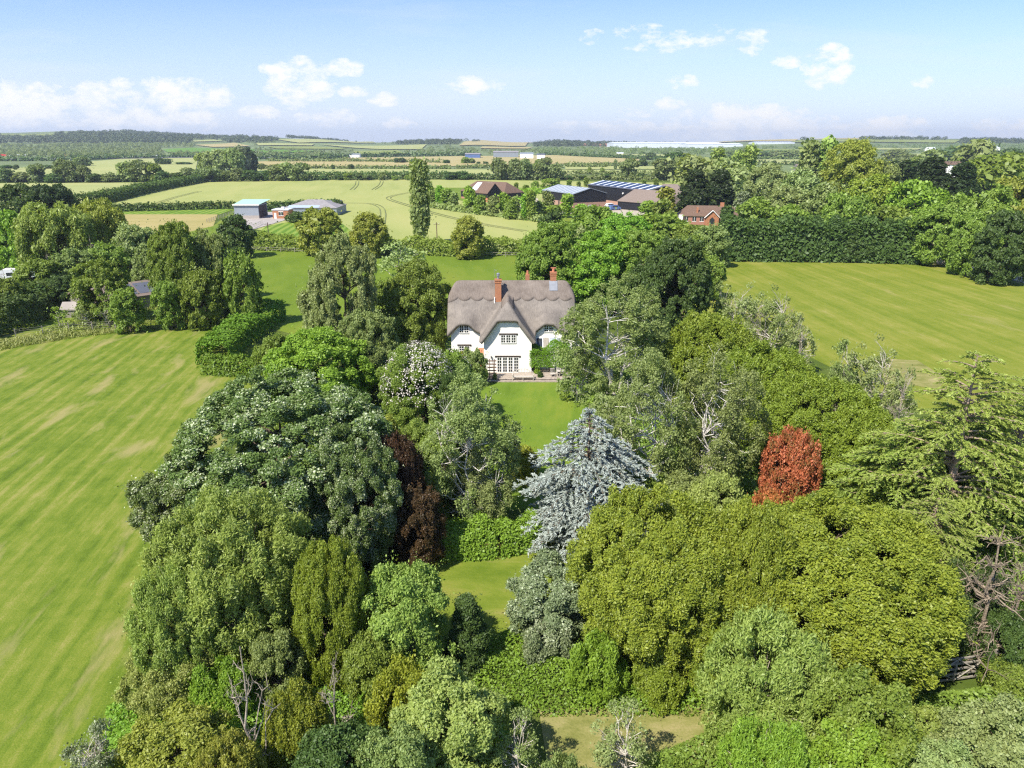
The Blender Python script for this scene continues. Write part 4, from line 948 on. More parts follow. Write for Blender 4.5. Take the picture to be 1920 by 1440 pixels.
m = MB(); m.box((13.2, 3.9, 4.8), (14.4, 4.6, 6.9), 'brick_orange'); m.build('chimney', rr)
# grey shed, bungalow, low sheds of the left farm
A = G(441, 410); B = G(489.5, 409); Wd = 9.5
e = empty('metal_shed', A); tag(e, 'tall grey metal shed with pale green mono-pitch roof in the farmyard', 'shed'); L = B[0]-A[0]
m = MB(); m.box((0, 0, 1.1), (L, Wd, 4.75), 'grey_sheet'); m.box((-.02, -.02, 0), (L+.02, Wd+.02, 1.1), 'concrete'); m.build('wall', e)
m = MB(); m.poly([(-.3, -.5, 4.8), (L+.4, -.5, 4.8), (L+1.5, Wd+.4, 6.0), (-.1, Wd+.4, 6.0)], 'sheet_green'); m.box((-.3, -.56, 4.6), (L+.5, -.48, 5.0), 'white_paint'); m.build('roof', e)
m = MB(); m.poly([(L+.03, 0, 4.7), (L+.03, Wd, 4.7), (L+.03, Wd, 5.9)], 'timber_dark'); m.box((L+.01, .6, .3), (L+.06, Wd-.6, 4.4), 'timber_dark'); m.build('door', e)  # no door: dark panels paint the shade inside the open right side
A = G(512, 410); e = empty('brick_office', A); tag(e, 'small orange brick flat-roofed building beside the grey shed', 'building')
m = MB(); m.box((0, 0, 0), (5.6, 6, 2.9), 'brick_orange'); m.build('wall', e); m = MB(); m.box((-.2, -.2, 2.9), (5.8, 6.2, 3.2), 'warehouse_white'); m.box((2.6, 2, 3.2), (3.6, 3, 3.9), 'white_paint'); m.build('roof', e)
m = MB(); m.box((2.2, -.05, 1.1), (3.8, -.02, 2.3), 'glass_dark'); w_ = m.build('window', e); m = MB(); m.box((2.1, -.08, 2.3), (3.9, -.02, 2.5), 'white_paint'); m.box((2.1, -.08, .95), (3.9, -.02, 1.1), 'white_paint'); m.box((2.95, -.07, 1.1), (3.05, -.051, 2.3), 'white_paint'); m.build('frame', w_)
m = MB(); m.box((.5, -.05, 0), (1.3, -.02, 2.0), 'white_paint'); m.build('door', e)
def cross(A, L, W_, he, hr, wallm, roofm, name, label, cat='shed', base=None):
    A = np.array(A[:2]); e, rr, L2, sl, ez = gabled(name, label, A+np.array([0, W_]), A, L, he, hr, wallm, roofm, cat, over=.4, base_m=base, base_h=.8 if base else 0); return e, rr
A = G(533, 404); e, rr, *_ = gabled('livestock_shed', 'wide low farm shed with shallow grey roof behind the brick building', A, A[:2]+np.array([19.5, 0]), 16, 2.7, 5.0, 'roof_pale', 'roof_grey', 'shed', hip=.9)
m = MB(); onroof(m, 1, (5.0-2.7)/8, 2.7, 1.5, 13, -.2, 2.2, 'glass_sky', .2); m.build('rooflight', rr)
A = G(608, 399); e, rr, *_ = gabled('slate_shed', 'small white shed with dark slate roof at the right end of the farm', A, A[:2]+np.array([6.2, 0]), 6, 2.4, 4.3, 'white_render', 'roof_slate', 'shed')
# left smallholding: long low building half hidden by trees, hen house, caravans
A = G(165, 598); B = G(300, 548)
e, rr, L, sl, ez = gabled('stable_block', 'long low building with brown sheet roof and dark panels hidden among the alders', A, A[:2]+np.array([14, 15.5]), 8, 2.3, 3.9, 'timber_grey', 'roof_taupe', 'stable')
m = MB()
for k in range(5): onroof(m, L, sl, 2.3, 5.5+k*2.9, 8.1+k*2.9, .4, 3.4, 'roof_slate', .22)
m.build('dark_panel', rr)
m = MB(); m.box((2, -.06, 0), (3.2, -.035, 2.0), 'timber_dark'); m.box((6, -.06, 0), (7.2, -.035, 2.0), 'timber_dark'); m.build('door', e)
A = G(118, 596); e, rr, *_ = gabled('hen_house', 'little weathered wooden hen house with pale sloping roof in the long grass', A, A[:2]+np.array([3.4, 0.4]), 2.4, 1.3, 2.1, 'timber_grey', 'concrete', 'shed', over=.2)
for s in (0.1, 3.2): m = MB(); m.box((s, -1.2, 0), (s+.1, -1.1, 1.2), 'teak'); m.build('run_post', e)
def caravan(px, py, label, rz, L=5.5, W_=2.3):
    p = G(px, py); e = empty('caravan', p, rz); tag(e, label, 'caravan')
    m = MB(); prof = [(-L/2, .5), (-L/2-.1, 1.3), (-L/2+.35, 2.35), (-L/2+.9, 2.6), (L/2-.9, 2.6), (L/2-.35, 2.35), (L/2+.1, 1.3), (L/2, .5)]
    for i in range(len(prof)): a = prof[i]; b = prof[(i+1) % len(prof)]; m.poly([(a[0], -W_/2, a[1]), (a[0], W_/2, a[1]), (b[0], W_/2, b[1]), (b[0], -W_/2, b[1])], 'cover_white')
    m.poly([(x, -W_/2, z) for x, z in prof][::-1], 'cover_white'); m.poly([(x, W_/2, z) for x, z in prof], 'cover_white'); m.build('body', e)
    m = MB(); m.box((-1.8, -W_/2-.03, 1.4), (-.6, -W_/2-.005, 2.0), 'glass_dark'); m.box((.7, -W_/2-.03, 1.4), (1.9, -W_/2-.005, 2.0), 'glass_dark'); m.build('window', e)
    for s in (-1, 1): m = MB(); m.bar((0, s*W_/2-.12, .33), (0, s*W_/2+.02, .33), .33, 'rubber', 12); m.build('wheel', e)
    m = MB(); m.bar((L/2, 0, .5), (L/2+1.2, 0, .45), .05, 'steel', 5); m.build('drawbar', e)
caravan(39, 528, 'white caravan roof showing above the dark hedge at the left edge', .3, 6.5)
caravan(8, 562, 'second white caravan cut off by the left edge of the frame', 1.2)
def car(px, py, label, mat, rz, L=4.3, W_=1.8, h_=1.45, van=False, cat='car', z=None):
    p = G(px, py); e = empty('van' if van else 'parked_car', p, rz); tag(e, label, cat, None if van else 'cars parked by the barns')
    if van: prof = [(-L/2, .35), (-L/2, h_-.1), (-L/2+.1, h_), (L/2-1.6, h_), (L/2-.8, 1.35), (L/2-.1, 1.05), (L/2, .35)]
    else: prof = [(-L/2, .35), (-L/2, .85), (-L/2+.25, .95), (-L/2+.8, h_-.05), (-L/2+1.2, h_), (.3, h_), (1.0, .98), (L/2-.2, .82), (L/2, .6), (L/2, .35)]
    m = MB()
    for i in range(len(prof)): a = prof[i]; b = prof[(i+1) % len(prof)]; m.poly([(a[0], -W_/2, a[1]), (a[0], W_/2, a[1]), (b[0], W_/2, b[1]), (b[0], -W_/2, b[1])], mat)
    m.poly([(x, -W_/2, z_) for x, z_ in prof][::-1], mat); m.poly([(x, W_/2, z_) for x, z_ in prof], mat); m.build('body', e)
    m = MB()
    for s in (-1, 1): m.box((-L/2+.7, s*(W_/2+.012)-.01, h_*.62), (.55 if not van else L/2-1.5, s*(W_/2+.012)+.01, h_*.9), 'glass_dark')
    m.build('side_window', e)
    m = MB(); 
    if van: m.poly([(L/2-1.55, -W_/2+.1, h_+.01), (L/2-1.55, W_/2-.1, h_+.01), (L/2-.8, W_/2-.1, 1.4), (L/2-.8, -W_/2+.1, 1.4)][::-1], 'glass_dark')
    else: m.poly([(.33, -W_/2+.1, h_+.01), (.33, W_/2-.1, h_+.01), (.98, W_/2-.1, 1.02), (.98, -W_/2+.1, 1.02)][::-1], 'glass_dark')
    m.build('windscreen', e)
    for sx_ in (-1, 1):
        for s in (-1, 1): m = MB(); m.bar((sx_*L*.32, s*(W_/2-.1), .32), (sx_*L*.32, s*(W_/2+.02), .32), .32, 'rubber', 12); m.build('wheel', e)
    return e
car(1089, 390.5, 'dark red car parked against the brick plinth of the black barn', 'car_red', .35)
car(1111, 391, 'silver car parked right of the dark red car', 'car_silver', .3)
car(967, 379, 'grey car beside the orange door of the brown barn', 'car_silver', 1.2)
car(977, 376, 'dark car on the gravel right of the brown barn', 'car_dark', 1.0)
car(1144, 381, 'large dark van with white roof parked in front of the solar barn', 'car_dark', .25, 7, 2.4, 3.0, True, 'van')
car(1146, 389, 'white pickup in front of the large dark van', 'lorry_white', .3, 5.2, 2.0, 1.7)
car(1153, 394, 'blue van at the corner of the low tiled barn', 'yard_blue', .4, 4.6, 1.9, 2.0, True, 'van')
# utility poles
for px, b_, t_, lab in ((506, 462, 417, 'wooden utility pole in front of the striped mown paddock'), (820, 463, 417, 'wooden utility pole between the tall poplar and the round field tree'), (1063, 341, 326, 'distant utility pole in the barley behind the black barn')):
    p = G(px, b_); h_ = Zat(px, t_, p[1]); e = empty('utility_pole', p); tag(e, lab, 'pole', 'utility poles')
    m = MB(); m.bar((0, 0, -.3), (0, 0, h_), .14, 'timber_brown', 7, .10); m.build('pole', e); m = MB(); m.box((-.8, -.05, h_-.5), (.8, .05, h_-.38), 'timber_brown'); m.build('crossarm', e)
    for s in (-.6, 0, .6): m = MB(); m.bar((s, 0, h_-.38), (s, 0, h_-.18), .05, 'white_paint', 6); m.build('insulator', e)
# fences
def fence(name, label, pts, ph=1.15, rails=(.35, .7, 1.05), gap=2.6, mat='timber_grey', pr=.06):
    P = [G(*p)[:2] for p in pts]; e = empty(name, (*P[0], 0)); tag(e, label, 'fence'); rm = MB(); n = 0
    for a, b in zip(P[:-1], P[1:]):
        L = np.linalg.norm(b-a); k = max(1, int(L/gap)); u = (b-a)/L; nn = np.array([-u[1], u[0]])
        for i in range(k+1):
            q = a+(b-a)*i/k-P[0]; n += 1
            if n > 95: break
            m = MB(); m.box((q[0]-pr, q[1]-pr, -.2), (q[0]+pr, q[1]+pr, ph), mat, rz=math.atan2(u[1], u[0])); m.build('post', e)
        for z in rails:
            p_ = a-P[0]-nn*.07; q_ = b-P[0]-nn*.07; rm.bar((*p_, z), (*q_, z), .035 if len(rails) > 1 and rails[0] > .3 else .012, mat, 4)
    rm.build('rail', e); return e
fence('wire_fence', 'post and wire fence along the long grass behind the left meadow', [(30,632),(130,620),(260,614),(400,608)], 1.2, (.25, .55, .85, 1.1), 3.0)
fence('post_fence', 'rail fence along the far side of the bright green paddock', [(425,468),(500,471),(580,474),(720,478),(1000,482)], 1.1, (.5, .95), 3.2, 'timber_grey')
fence('yard_fence', 'pale rail fence dividing the farmyard from the striped paddock', [(470,430),(478,427),(492,420)], 1.4, (.45, .8, 1.2), 2.5, 'teak')
fence('paddock_fence', 'rail fence running down from the grey shed to the brown hay field', [(388,418),(405,412),(438,402),(442,400)], 1.3, (.45, .8, 1.15), 2.5)
fence('hedge_fence', 'low post and wire fence along the foot of the tall conifer hedge', [(1345,487),(1450,488),(1560,489),(1640,491),(1722,493)], 1.15, (.3, .7, 1.05), 3.4, 'timber_grey')
fence('lane_fence', 'dark rail fence beside the lane at the right edge', [(1762,494),(1830,508),(1925,536)], 1.2, (.4, .8, 1.1), 2.6, 'timber_grey')
def gate(px0, px1, py0, py1, label, h_=1.25, mat='timber_grey', brace=True, bars=5):
    a = G(px0, py0); b = G(px1, py1); L = np.linalg.norm((b-a)[:2]); e = empty('field_gate', a, math.atan2(b[1]-a[1], b[0]-a[0])); tag(e, label, 'gate')
    m = MB()
    for k in range(bars): z = .25+(h_-.3)*k/(bars-1); m.box((0, -.03, z-.045), (L, .03, z+.045), mat)
    m.build('bar', e)
    for x in (0, L/2, L): m = MB(); m.box((x-.05, -.045, .15), (x+.05, .045, h_+.02), mat); m.build('stile', e)
    m = MB()
    if brace: m.bar((0, -.05, .25), (L/2, -.05, h_-.05), .04, mat, 4); m.bar((L/2, -.05, h_-.05), (L, -.05, .25), .04, mat, 4); m.bar((0, -.05, h_-.05), (L/2, -.05, .25), .04, mat, 4); m.bar((L/2, -.05, .25), (L, -.05, h_-.05), .04, mat, 4); m.build('brace', e)
    for x in (-.2, L+.2): m = MB(); m.box((x-.09, -.09, -.2), (x+.09, .09, h_+.25), mat); m.build('gatepost', e)
gate(1727, 1768, 494, 495.5, 'pale metal field gate at the right end of the tall conifer hedge', mat='teak', brace=False)
gate(1722, 1846, 1290, 1272, 'weathered wooden five-bar gate among the trees at lower right', 1.55)
# stump heap at the foot of the dead conifer
# distant buildings
def block(name, label, px0, px1, pyb, pyt, D, dep_, wallm, roofm, cat='warehouse', group=None, pitch=.06):
    """far low building at distance D"""
    d0 = ray(px0, pyb); d1 = ray(px1, pyb); x0 = d0[0]/d0[1]*D; x1 = d1[0]/d1[1]*D; zb = CH+d0[2]/d0[1]*D; zt = CH+ray(px0, pyt)[2]/ray(px0, pyt)[1]*D
    zg = float(hgt((x0+x1)/2, D)); zb = min(zb, zg)-1
    e = empty(name, (x0, D, zb)); tag(e, label, cat, group); L = x1-x0; h_ = zt-zb; hw = h_*.82
    m = MB(); m.box((0, 0, 0), (L, dep_, hw), wallm); m.build('wall', e)
    m = MB(); m.poly([(-.5, -.5, hw), (L+.5, -.5, hw), (L+.5, dep_/2, h_), (-.5, dep_/2, h_)], roofm); m.poly([(L+.5, dep_+.5, hw), (-.5, dep_+.5, hw), (-.5, dep_/2, h_), (L+.5, dep_/2, h_)], roofm)
    m.poly([(-.2, 0, hw), (-.2, dep_/2, h_), (-.2, dep_, hw)], wallm); m.poly([(L+.2, 0, hw), (L+.2, dep_, hw), (L+.2, dep_/2, h_)], wallm); m.build('roof', e); return e
block('warehouse', 'vast white distribution warehouse below the skyline right of centre', 1150, 1355, 278, 266.5, 2300, 160, 'warehouse_white', 'warehouse_white')
block('warehouse', 'second white warehouse overlapping the right end of the vast one', 1290, 1392, 279, 268.5, 2200, 90, 'warehouse_white', 'warehouse_white')
block('warehouse', 'pale flat warehouse right of the vast one, behind the poplars', 1418, 1490, 273, 265.5, 2350, 80, 'warehouse_white', 'warehouse_white')
block('warehouse', 'white warehouse with gable units near the right horizon', 1838, 1875, 281, 275, 1500, 20, 'white_render', 'warehouse_white')
block('warehouse', 'short white unit left of the right-hand warehouse', 1740, 1754, 281, 276, 1500, 12, 'white_render', 'warehouse_white')
block('farm_unit', 'blue-walled sheds of a distant yard in the centre', 872, 900, 291, 287, 1250, 25, 'yard_blue', 'roof_grey', 'shed')
block('farm_unit', 'long grey roofed shed right of the distant blue sheds', 925, 972, 291, 283, 1300, 40, 'roof_pale', 'roof_grey', 'shed')
block('farm_unit', 'pale shed at the right of the distant yard', 975, 1000, 292, 286, 1220, 20, 'white_render', 'roof_pale', 'shed')
block('house', 'tiny white farmhouse beside the distant yard', 1007, 1022, 294, 288, 1150, 12, 'white_render', 'roof_slate', 'house')
block('house', 'tiny white building left of centre below the hills', 655, 674, 292, 288, 1250, 14, 'white_render', 'roof_pale', 'house')
block('house', 'tiny white barn below the red brick village', 1157, 1169, 289, 285.5, 1500, 14, 'white_render', 'warehouse_white', 'house')
block('house', 'white-walled house with brown roof among trees at upper right', 1768, 1805, 316, 303, 560, 12, 'white_render', 'roof_brown', 'house')
block('house', 'small brown roofed bungalow left of the big poplar', 1495, 1512, 312, 308, 640, 8, 'timber_grey', 'roof_taupe', 'house')
for i, (a, b, c_) in enumerate(((1088, 1103, 273), (1104, 1118, 273.5), (1119, 1131, 274), (1134, 1144, 273.5), (1094, 1110, 275.5), (1112, 1124, 276))):
    block('village_house', f'{ORD[i]+(" " if i == 0 else " from the left ")}red brick house in the distant hillside village' if i < 4 else f'red brick house in the lower row of the distant village, {"left" if i == 4 else "right"} one', a, b, c_+2, c_-4, 2500, 14, 'brick_red', 'terracotta', 'house', 'houses of the distant village')
for i, (a, b, mt, lab) in enumerate(((-8, 20, 'lorry_red', 'red lorry on the distant road at the left edge'), (33, 57, 'lorry_white', 'white lorry behind the red lorry on the distant road'), (114, 137, 'terracotta', 'orange-red trailer on the distant road'), (244, 252, 'lorry_white', 'white van on the distant road, left one of the two near the bend'), (287, 296, 'lorry_white', 'white van on the distant road, right of the other van'))):
    p = G((a+b)/2, 294.5 if i else 294); s = (b-a)/ppm(p); h_ = 3.6 if i < 3 else 2.6
    e = empty('lorry' if i < 3 else 'van', p); tag(e, lab, 'lorry' if i < 3 else 'van', 'vehicles on the distant road')
    m = MB(); m.box((-s/2, -1.2, 1.0), (s/2-2.6 if i < 3 else s/2, 1.2, h_+.6), mt); m.build('trailer' if i < 3 else 'body', e)
    if i < 3: m = MB(); m.box((s/2-2.3, -1.2, .6), (s/2, 1.2, h_), 'lorry_white'); m.build('cab', e)
    for x in (-s*.3, s*.3):
        m = MB(); m.bar((x, -1.25, .5), (x, 1.25, .5), .5, 'rubber', 10); m.build('wheel', e)

def split_pieces(o):
    """every loose piece of a part becomes a part of its own"""
    me = o.data; n = len(me.vertices); par = list(range(n))
    def find(a):
        while par[a] != a: par[a] = par[par[a]]; a = par[a]
        return a
    key = {}
    for v in me.vertices:
        k = tuple(round(c, 3) for c in v.co); par[find(v.index)] = find(key.setdefault(k, v.index))
    for p_ in me.polygons:
        for a in p_.vertices[1:]: par[find(a)] = find(p_.vertices[0])
    gr = {}
    for p_ in me.polygons: gr.setdefault(find(p_.vertices[0]), []).append(p_)
    if len(gr) < 2: return
    for ps in gr.values():
        ids = sorted({i for p_ in ps for i in p_.vertices}); mp = {i: k for k, i in enumerate(ids)}
        m2 = bpy.data.meshes.new(me.name); m2.from_pydata([me.vertices[i].co[:] for i in ids], [], [[mp[i] for i in p_.vertices] for p_ in ps])
        for mt in me.materials: m2.materials.append(mt)
        m2.polygons.foreach_set('material_index', [p_.material_index for p_ in ps]); m2.update()
        c = bpy.data.objects.new(o.name.split('.')[0], m2); link(c, o.parent); c.matrix_local = o.matrix_local.copy()
    bpy.data.objects.remove(o)
for o in [o for o in COL.objects if o.type == 'MESH' and o.parent and not o.children and o.name.split('.')[0] in ('rooflight', 'glazing_bar', 'door', 'window', 'solar_panel', 'dark_panel', 'side_window', 'bargeboard')]: split_pieces(o)
# ------------------------------------------------------------------ near trees (px, base row, top row, width in photo pixels)
T('whitebeam', 'tuft', 'whitebeam', 530, 1060, 700, 420, 'largest tree on the left, whitebeam with silvery grey leaf tufts beside the mown meadow', var=0)
T('whitebeam', 'tuft', 'whitebeam', 350, 1060, 850, 190, 'lower whitebeam with silver tufts leaning over the meadow at the left of the largest tree', var=1)
T('whitebeam', 'tuft', 'whitebeam', 655, 1080, 800, 190, 'dark shaded whitebeam just left of the copper beech')
T('willow_tree', 'spray', 'willow', 435, 1270, 915, 320, 'big olive goat willow with pale twigs in front of the largest whitebeam', var=0)
T('willow_tree', 'spray', 'willow', 330, 1320, 1060, 170, 'left flank goat willow hanging over the meadow edge', var=1)
T('field_maple', 'dense', 'maple', 622, 1290, 1025, 150, 'narrow golden olive maple right of the big goat willow')
T('alder', 'loose', 'willow', 755, 1290, 1055, 175, 'airy fresh green tree left of the sunny clearing')
T('hazel_bush', 'shrub', 'apple', 325, 1350, 1180, 180, 'bright yellow-green bush spilling onto the meadow at lower left', 'bush')
T('hazel_bush', 'shrub', 'fresh', 420, 1380, 1240, 120, 'fresh green bush behind the pale dead tree', 'bush')
T('hawthorn', 'loose', 'olive', 335, 1560, 1325, 210, 'olive hawthorn cut by the bottom edge, below the yellow-green bush')
T('sapling', 'scrub', 'silver', 178, 1520, 1352, 105, 'small silver-leaved sapling standing alone in the meadow at the bottom left')
T('dead_tree', 'dead', 'mid', 466, 1560, 1215, 150, 'pale bare dead tree at the bottom left, taller of the two dead trees')
T('dead_tree', 'dead', 'mid', 632, 1500, 1245, 110, 'pale bare dead tree further right, forking low')
T('field_maple', 'dense', 'lime', 560, 1500, 1290, 130, 'golden green maple between the two dead trees at the bottom')
T('field_maple', 'dense', 'olive', 430, 1620, 1390, 140, 'olive maple crown at the bottom edge under the taller dead tree')
T('holly', 'round', 'dark', 640, 1600, 1360, 190, 'dark glossy tree on the bottom edge below the forked dead tree')
T('apple_tree', 'loose', 'apple', 845, 1520, 1255, 220, 'pale yellow-green apple tree at the bottom, left of the bare soil')
T('apple_tree', 'loose', 'birch', 745, 1620, 1360, 170, 'duller fruit tree at the bottom left of the pale apple tree')
T('golden_bush', 'shrub', 'yellow', 752, 1430, 1250, 130, 'bush with yellow leaf tips above the pale apple tree', 'bush')
T('yew', 'cone', 'dark', 876, 1265, 1125, 80, 'small dark teal-green evergreen at the foot of the clearing')
T('oleaster', 'loose', 'silver', 1035, 1215, 1046, 170, 'silvery white-leaved shrub tree right of the clearing')
T('oleaster', 'shrub', 'silver', 1030, 1255, 1160, 100, 'lower grey-leaved shrub in front of the silvery shrub tree', 'bush')
T('field_maple', 'dense', 'lime', 1235, 1262, 925, 320, 'huge golden green maple dome just right of the blue cedar', var=0)
T('field_maple', 'dense', 'lime', 1570, 1300, 950, 420, 'broadest golden green maple dome at the lower right', var=1)
T('field_maple', 'dense', 'maple', 1705, 1270, 1110, 150, 'right shoulder maple next to the wooden gate')
T('cherry', 'loose', 'apple', 1342, 1040, 880, 110, 'small bright yellow-green tree between the cedar and the red bush')
T('photinia', 'dense', 'red', 1480, 985, 812, 104, 'bright red-leaved photinia between the birches and the larches')
T('photinia', 'shrub', 'red', 1440, 1010, 925, 60, 'low red-leaved bush at the foot of the bright red photinia', 'bush')
T('willow_tree', 'spray', 'spring', 1440, 1450, 1150, 240, 'pale green willow with upright feathery sprays at lower right')
T('willow_tree', 'spray', 'fresh', 1440, 1620, 1350, 200, 'greener willow on the bottom edge right of the bare soil')
T('thorn_tree', 'loose', 'mid', 1620, 1560, 1262, 200, 'mid green thorn tree left of and below the wooden gate')
T('thorn_tree', 'round', 'fresh', 1590, 1640, 1360, 220, 'bright green thorn crown on the bottom edge')
T('willow_tree', 'loose', 'grey', 1860, 1580, 1315, 200, 'grey silver-leaved willow in the bottom right corner')
T('willow_tree', 'loose', 'grey', 1760, 1640, 1390, 180, 'dull grey-green willow on the bottom edge near the right corner')
T('blackthorn', 'scrub', 'birch', 970, 1500, 1335, 100, 'wispy dark shrub at the left edge of the bare soil')
T('blackthorn', 'scrub', 'grey', 1165, 1500, 1320, 120, 'wispy grey-green shrub in front of the bare soil')
T('blackthorn', 'shrub', 'birch', 1060, 1600, 1425, 120, 'low dull bush on the bottom edge below the bare soil', 'bush')
T('blackthorn', 'shrub', 'mid', 1270, 1620, 1432, 120, 'low green bush at the bottom edge between the bare soil and the willow', 'bush')
T('hazel_bush', 'shrub', 'fresh', 1785, 1235, 1125, 70, 'bright green bush tucked between the broad maple and the dead conifer', 'bush')
T('copper_beech', 'dense', 'copper', 745, 1030, 825, 105, 'dark purple copper beech in the shadow of the largest whitebeam')
T('copper_beech', 'loose', 'copper', 785, 1066, 905, 95, 'smaller russet-purple tree at the edge of the clearing')
T('birch_tree', 'birch', 'birch', 880, 990, 690, 200, 'silver birch with several white stems between the roses and the clearing', var=0)
T('birch_tree', 'birch', 'grey', 925, 990, 800, 120, 'short birch at the edge of the lawn right of the many-stemmed birch')
T('golden_bush', 'shrub', 'yellow', 985, 905, 842, 52, 'small golden bush on the lawn edge left of the blue cedar', 'bush')
T('bamboo_clump', 'spray', 'olive', 705, 925, 775, 110, 'feathery yellow-green bamboo clump behind the copper beech', 'bush')
T('bamboo_clump', 'spray', 'willow', 790, 920, 790, 100, 'paler feathery clump left of the many-stemmed birch', 'bush')
rt = T('rose_tree', 'round', 'mid', 785, 830, 642, 150, 'rounded tree covered with white rambling roses left of the cottage')
T('rose_tree', 'round', 'mid', 850, 790, 655, 80, 'rose covered bush reaching the left window of the cottage', 'bush')
T('shrub_rose', 'shrub', 'birch', 888, 722, 658, 50, 'mixed flowering shrub against the white gable, left of the plant ladder', 'bush')
T('horse_chestnut', 'round', 'fresh', 600, 800, 618, 205, 'rich green broad tree above the largest whitebeam')
T('horse_chestnut', 'round', 'mid', 520, 760, 630, 90, 'smaller rich green tree touching the clipped laurel hedge')
T('elder', 'loose', 'birch', 690, 760, 575, 130, 'dull olive tree in front of the dark dome tree left of the cottage')
T('elder', 'loose', 'mid', 620, 790, 700, 130, 'green tree at the left of the feathery bamboo clumps')
T('silver_poplar', 'loose', 'grey', 645, 690, 435, 125, 'tall silver-green poplar left of the cottage')
T('silver_poplar', 'loose', 'grey', 600, 660, 500, 80, 'shorter silver-green poplar at the left side of the tall one')
T('beech_tree', 'round', 'mid', 780, 665, 487, 128, 'dark green dome tree touching the left end of the thatched roof')
T('beech_tree', 'round', 'mid', 715, 640, 530, 80, 'green tree between the tall silver poplar and the dark dome tree')
T('plum_tree', 'scrub', 'grey', 752, 530, 455, 85, 'thin grey-green tree at the edge of the back paddock')
T('cedar_tree', 'cedar', 'cedar', 1103, 1075, 752, 300, 'silver-blue atlas cedar in the middle of the garden', var=0, rz=.4)
T('maple_tree', 'round', 'mid', 1035, 580, 418, 135, 'mid green tree behind the right half of the thatched roof')
T('maple_tree', 'round', 'fresh', 1125, 580, 432, 150, 'bright green tree above the right end of the thatched roof')
T('maple_tree', 'loose', 'mid', 1195, 580, 425, 120, 'green tree between the bright green tree and the dark one')
T('oak_tree', 'round', 'dark', 1268, 650, 448, 135, 'dark green oak at the corner of the right meadow')
T('oak_tree', 'loose', 'dark', 1210, 640, 480, 100, 'dark oak crown left of the corner oak')
T('birch_tree', 'birch', 'birch', 1155, 765, 510, 215, 'broad dark silver birch covering the right end of the cottage', var=1)
T('birch_tree', 'birch', 'birch', 1085, 750, 600, 90, 'low drooping birch hanging over the patio end')
T('birch_tree', 'birch', 'birch', 1215, 960, 650, 190, 'tall silver birch with white stems right of the lawn', var=0)
T('birch_tree', 'birch', 'birch', 1345, 960, 640, 190, 'tall silver birch with showing stems left of the red photinia', var=1)
T('birch_tree', 'birch', 'grey', 1140, 900, 735, 110, 'smaller birch behind the tip of the blue cedar')
for a in [(1330,770,592,170,'maple','first, farthest of the olive dome trees along the right meadow'),(1430,850,648,195,'maple','second olive dome tree along the right meadow, behind the bare stems'),(1530,920,705,215,'maple','third olive dome tree along the right meadow, above the red photinia'),(1610,960,770,150,'maple','fourth olive dome tree, partly under the larch branches'),(1480,900,770,150,'maple','olive dome tree directly behind the red photinia')]:
    T('field_maple', 'dense', a[4], a[0], a[1], a[2], a[3], a[5], group='olive dome trees beside the right meadow')
for i, a in enumerate([(1358,640,530,70),(1398,672,528,95),(1450,690,535,100),(1492,700,590,70),(1580,790,640,85),(1640,810,628,110),(1690,820,690,60)]):
    T('ash_scrub', 'scrub', 'grey' if i % 2 else 'birch', a[0], a[1], a[2], a[3], f'{ORD[i]}{" " if i == 0 else " from the left "}thin half-bare ash with pale stems at the meadow edge', group='half-bare ashes beside the right meadow')
for a in [(1470,680,545,50),(1425,690,560,45),(1500,710,610,45),(1690,840,690,40)]:
    T('dead_tree', 'dead', 'mid', a[0], a[1], a[2], a[3], {1470:'tallest bare pale dead tree among the ashes',1425:'bare pale dead tree left of the tallest dead one among the ashes',1500:'short bare dead tree right of the ashes group',1690:'single bare dead stem at the left of the larches'}[a[0]])
T('larch_tree', 'larch', 'larch', 1800, 1120, 655, 350, 'tallest larch with swept branches and a bare lower trunk at the right', var=0, rz=1.)
T('larch_tree', 'larch', 'larch', 1690, 1080, 790, 290, 'lower larch whose branches sweep left towards the red photinia', var=1, rz=2.)
T('larch_tree', 'larch', 'larch', 1905, 1090, 700, 300, 'larch cut by the right edge of the frame')
T('larch_tree', 'larch', 'larch', 1745, 1170, 930, 220, 'small larch under the tallest larch')
T('dead_conifer', 'deadfir', 'mid', 1862, 1262, 985, 170, 'dead brown conifer with bare crooked branches above the wooden gate')
T('dead_conifer', 'deadfir', 'mid', 1915, 1230, 1010, 120, 'dead twiggy conifer at the right edge beside the other dead one')
T('thorn_bush', 'shrub', 'deep', 1650, 1190, 1010, 190, 'dark bush in shade under the larches', 'bush')
T('thorn_bush', 'shrub', 'dark', 1800, 1230, 1060, 160, 'dark ivy-green bush below the tallest larch', 'bush')
T('thorn_bush', 'shrub', 'dark', 1900, 1300, 1150, 120, 'dark green bush behind the dead conifers at the right edge', 'bush')
T('thorn_bush', 'shrub', 'mid', 1895, 1330, 1240, 90, 'green bush right of the wooden gate', 'bush')
T('thorn_bush', 'shrub', 'mid', 1880, 1060, 940, 150, 'green bush seen between the larch trunks at the right edge', 'bush')
T('thorn_bush', 'shrub', 'mid', 1740, 1000, 840, 150, 'green bush behind the larch trunks', 'bush')
T('thorn_bush', 'shrub', 'dark', 840, 840, 700, 80, 'dark shrub below the white roses', 'bush')
T('thorn_bush', 'shrub', 'mid', 680, 1010, 880, 120, 'green shrub behind the shaded whitebeam', 'bush')
T('thorn_bush', 'shrub', 'mid', 1230, 1010, 900, 120, 'green shrub at the foot of the tall birch right of the cedar', 'bush')
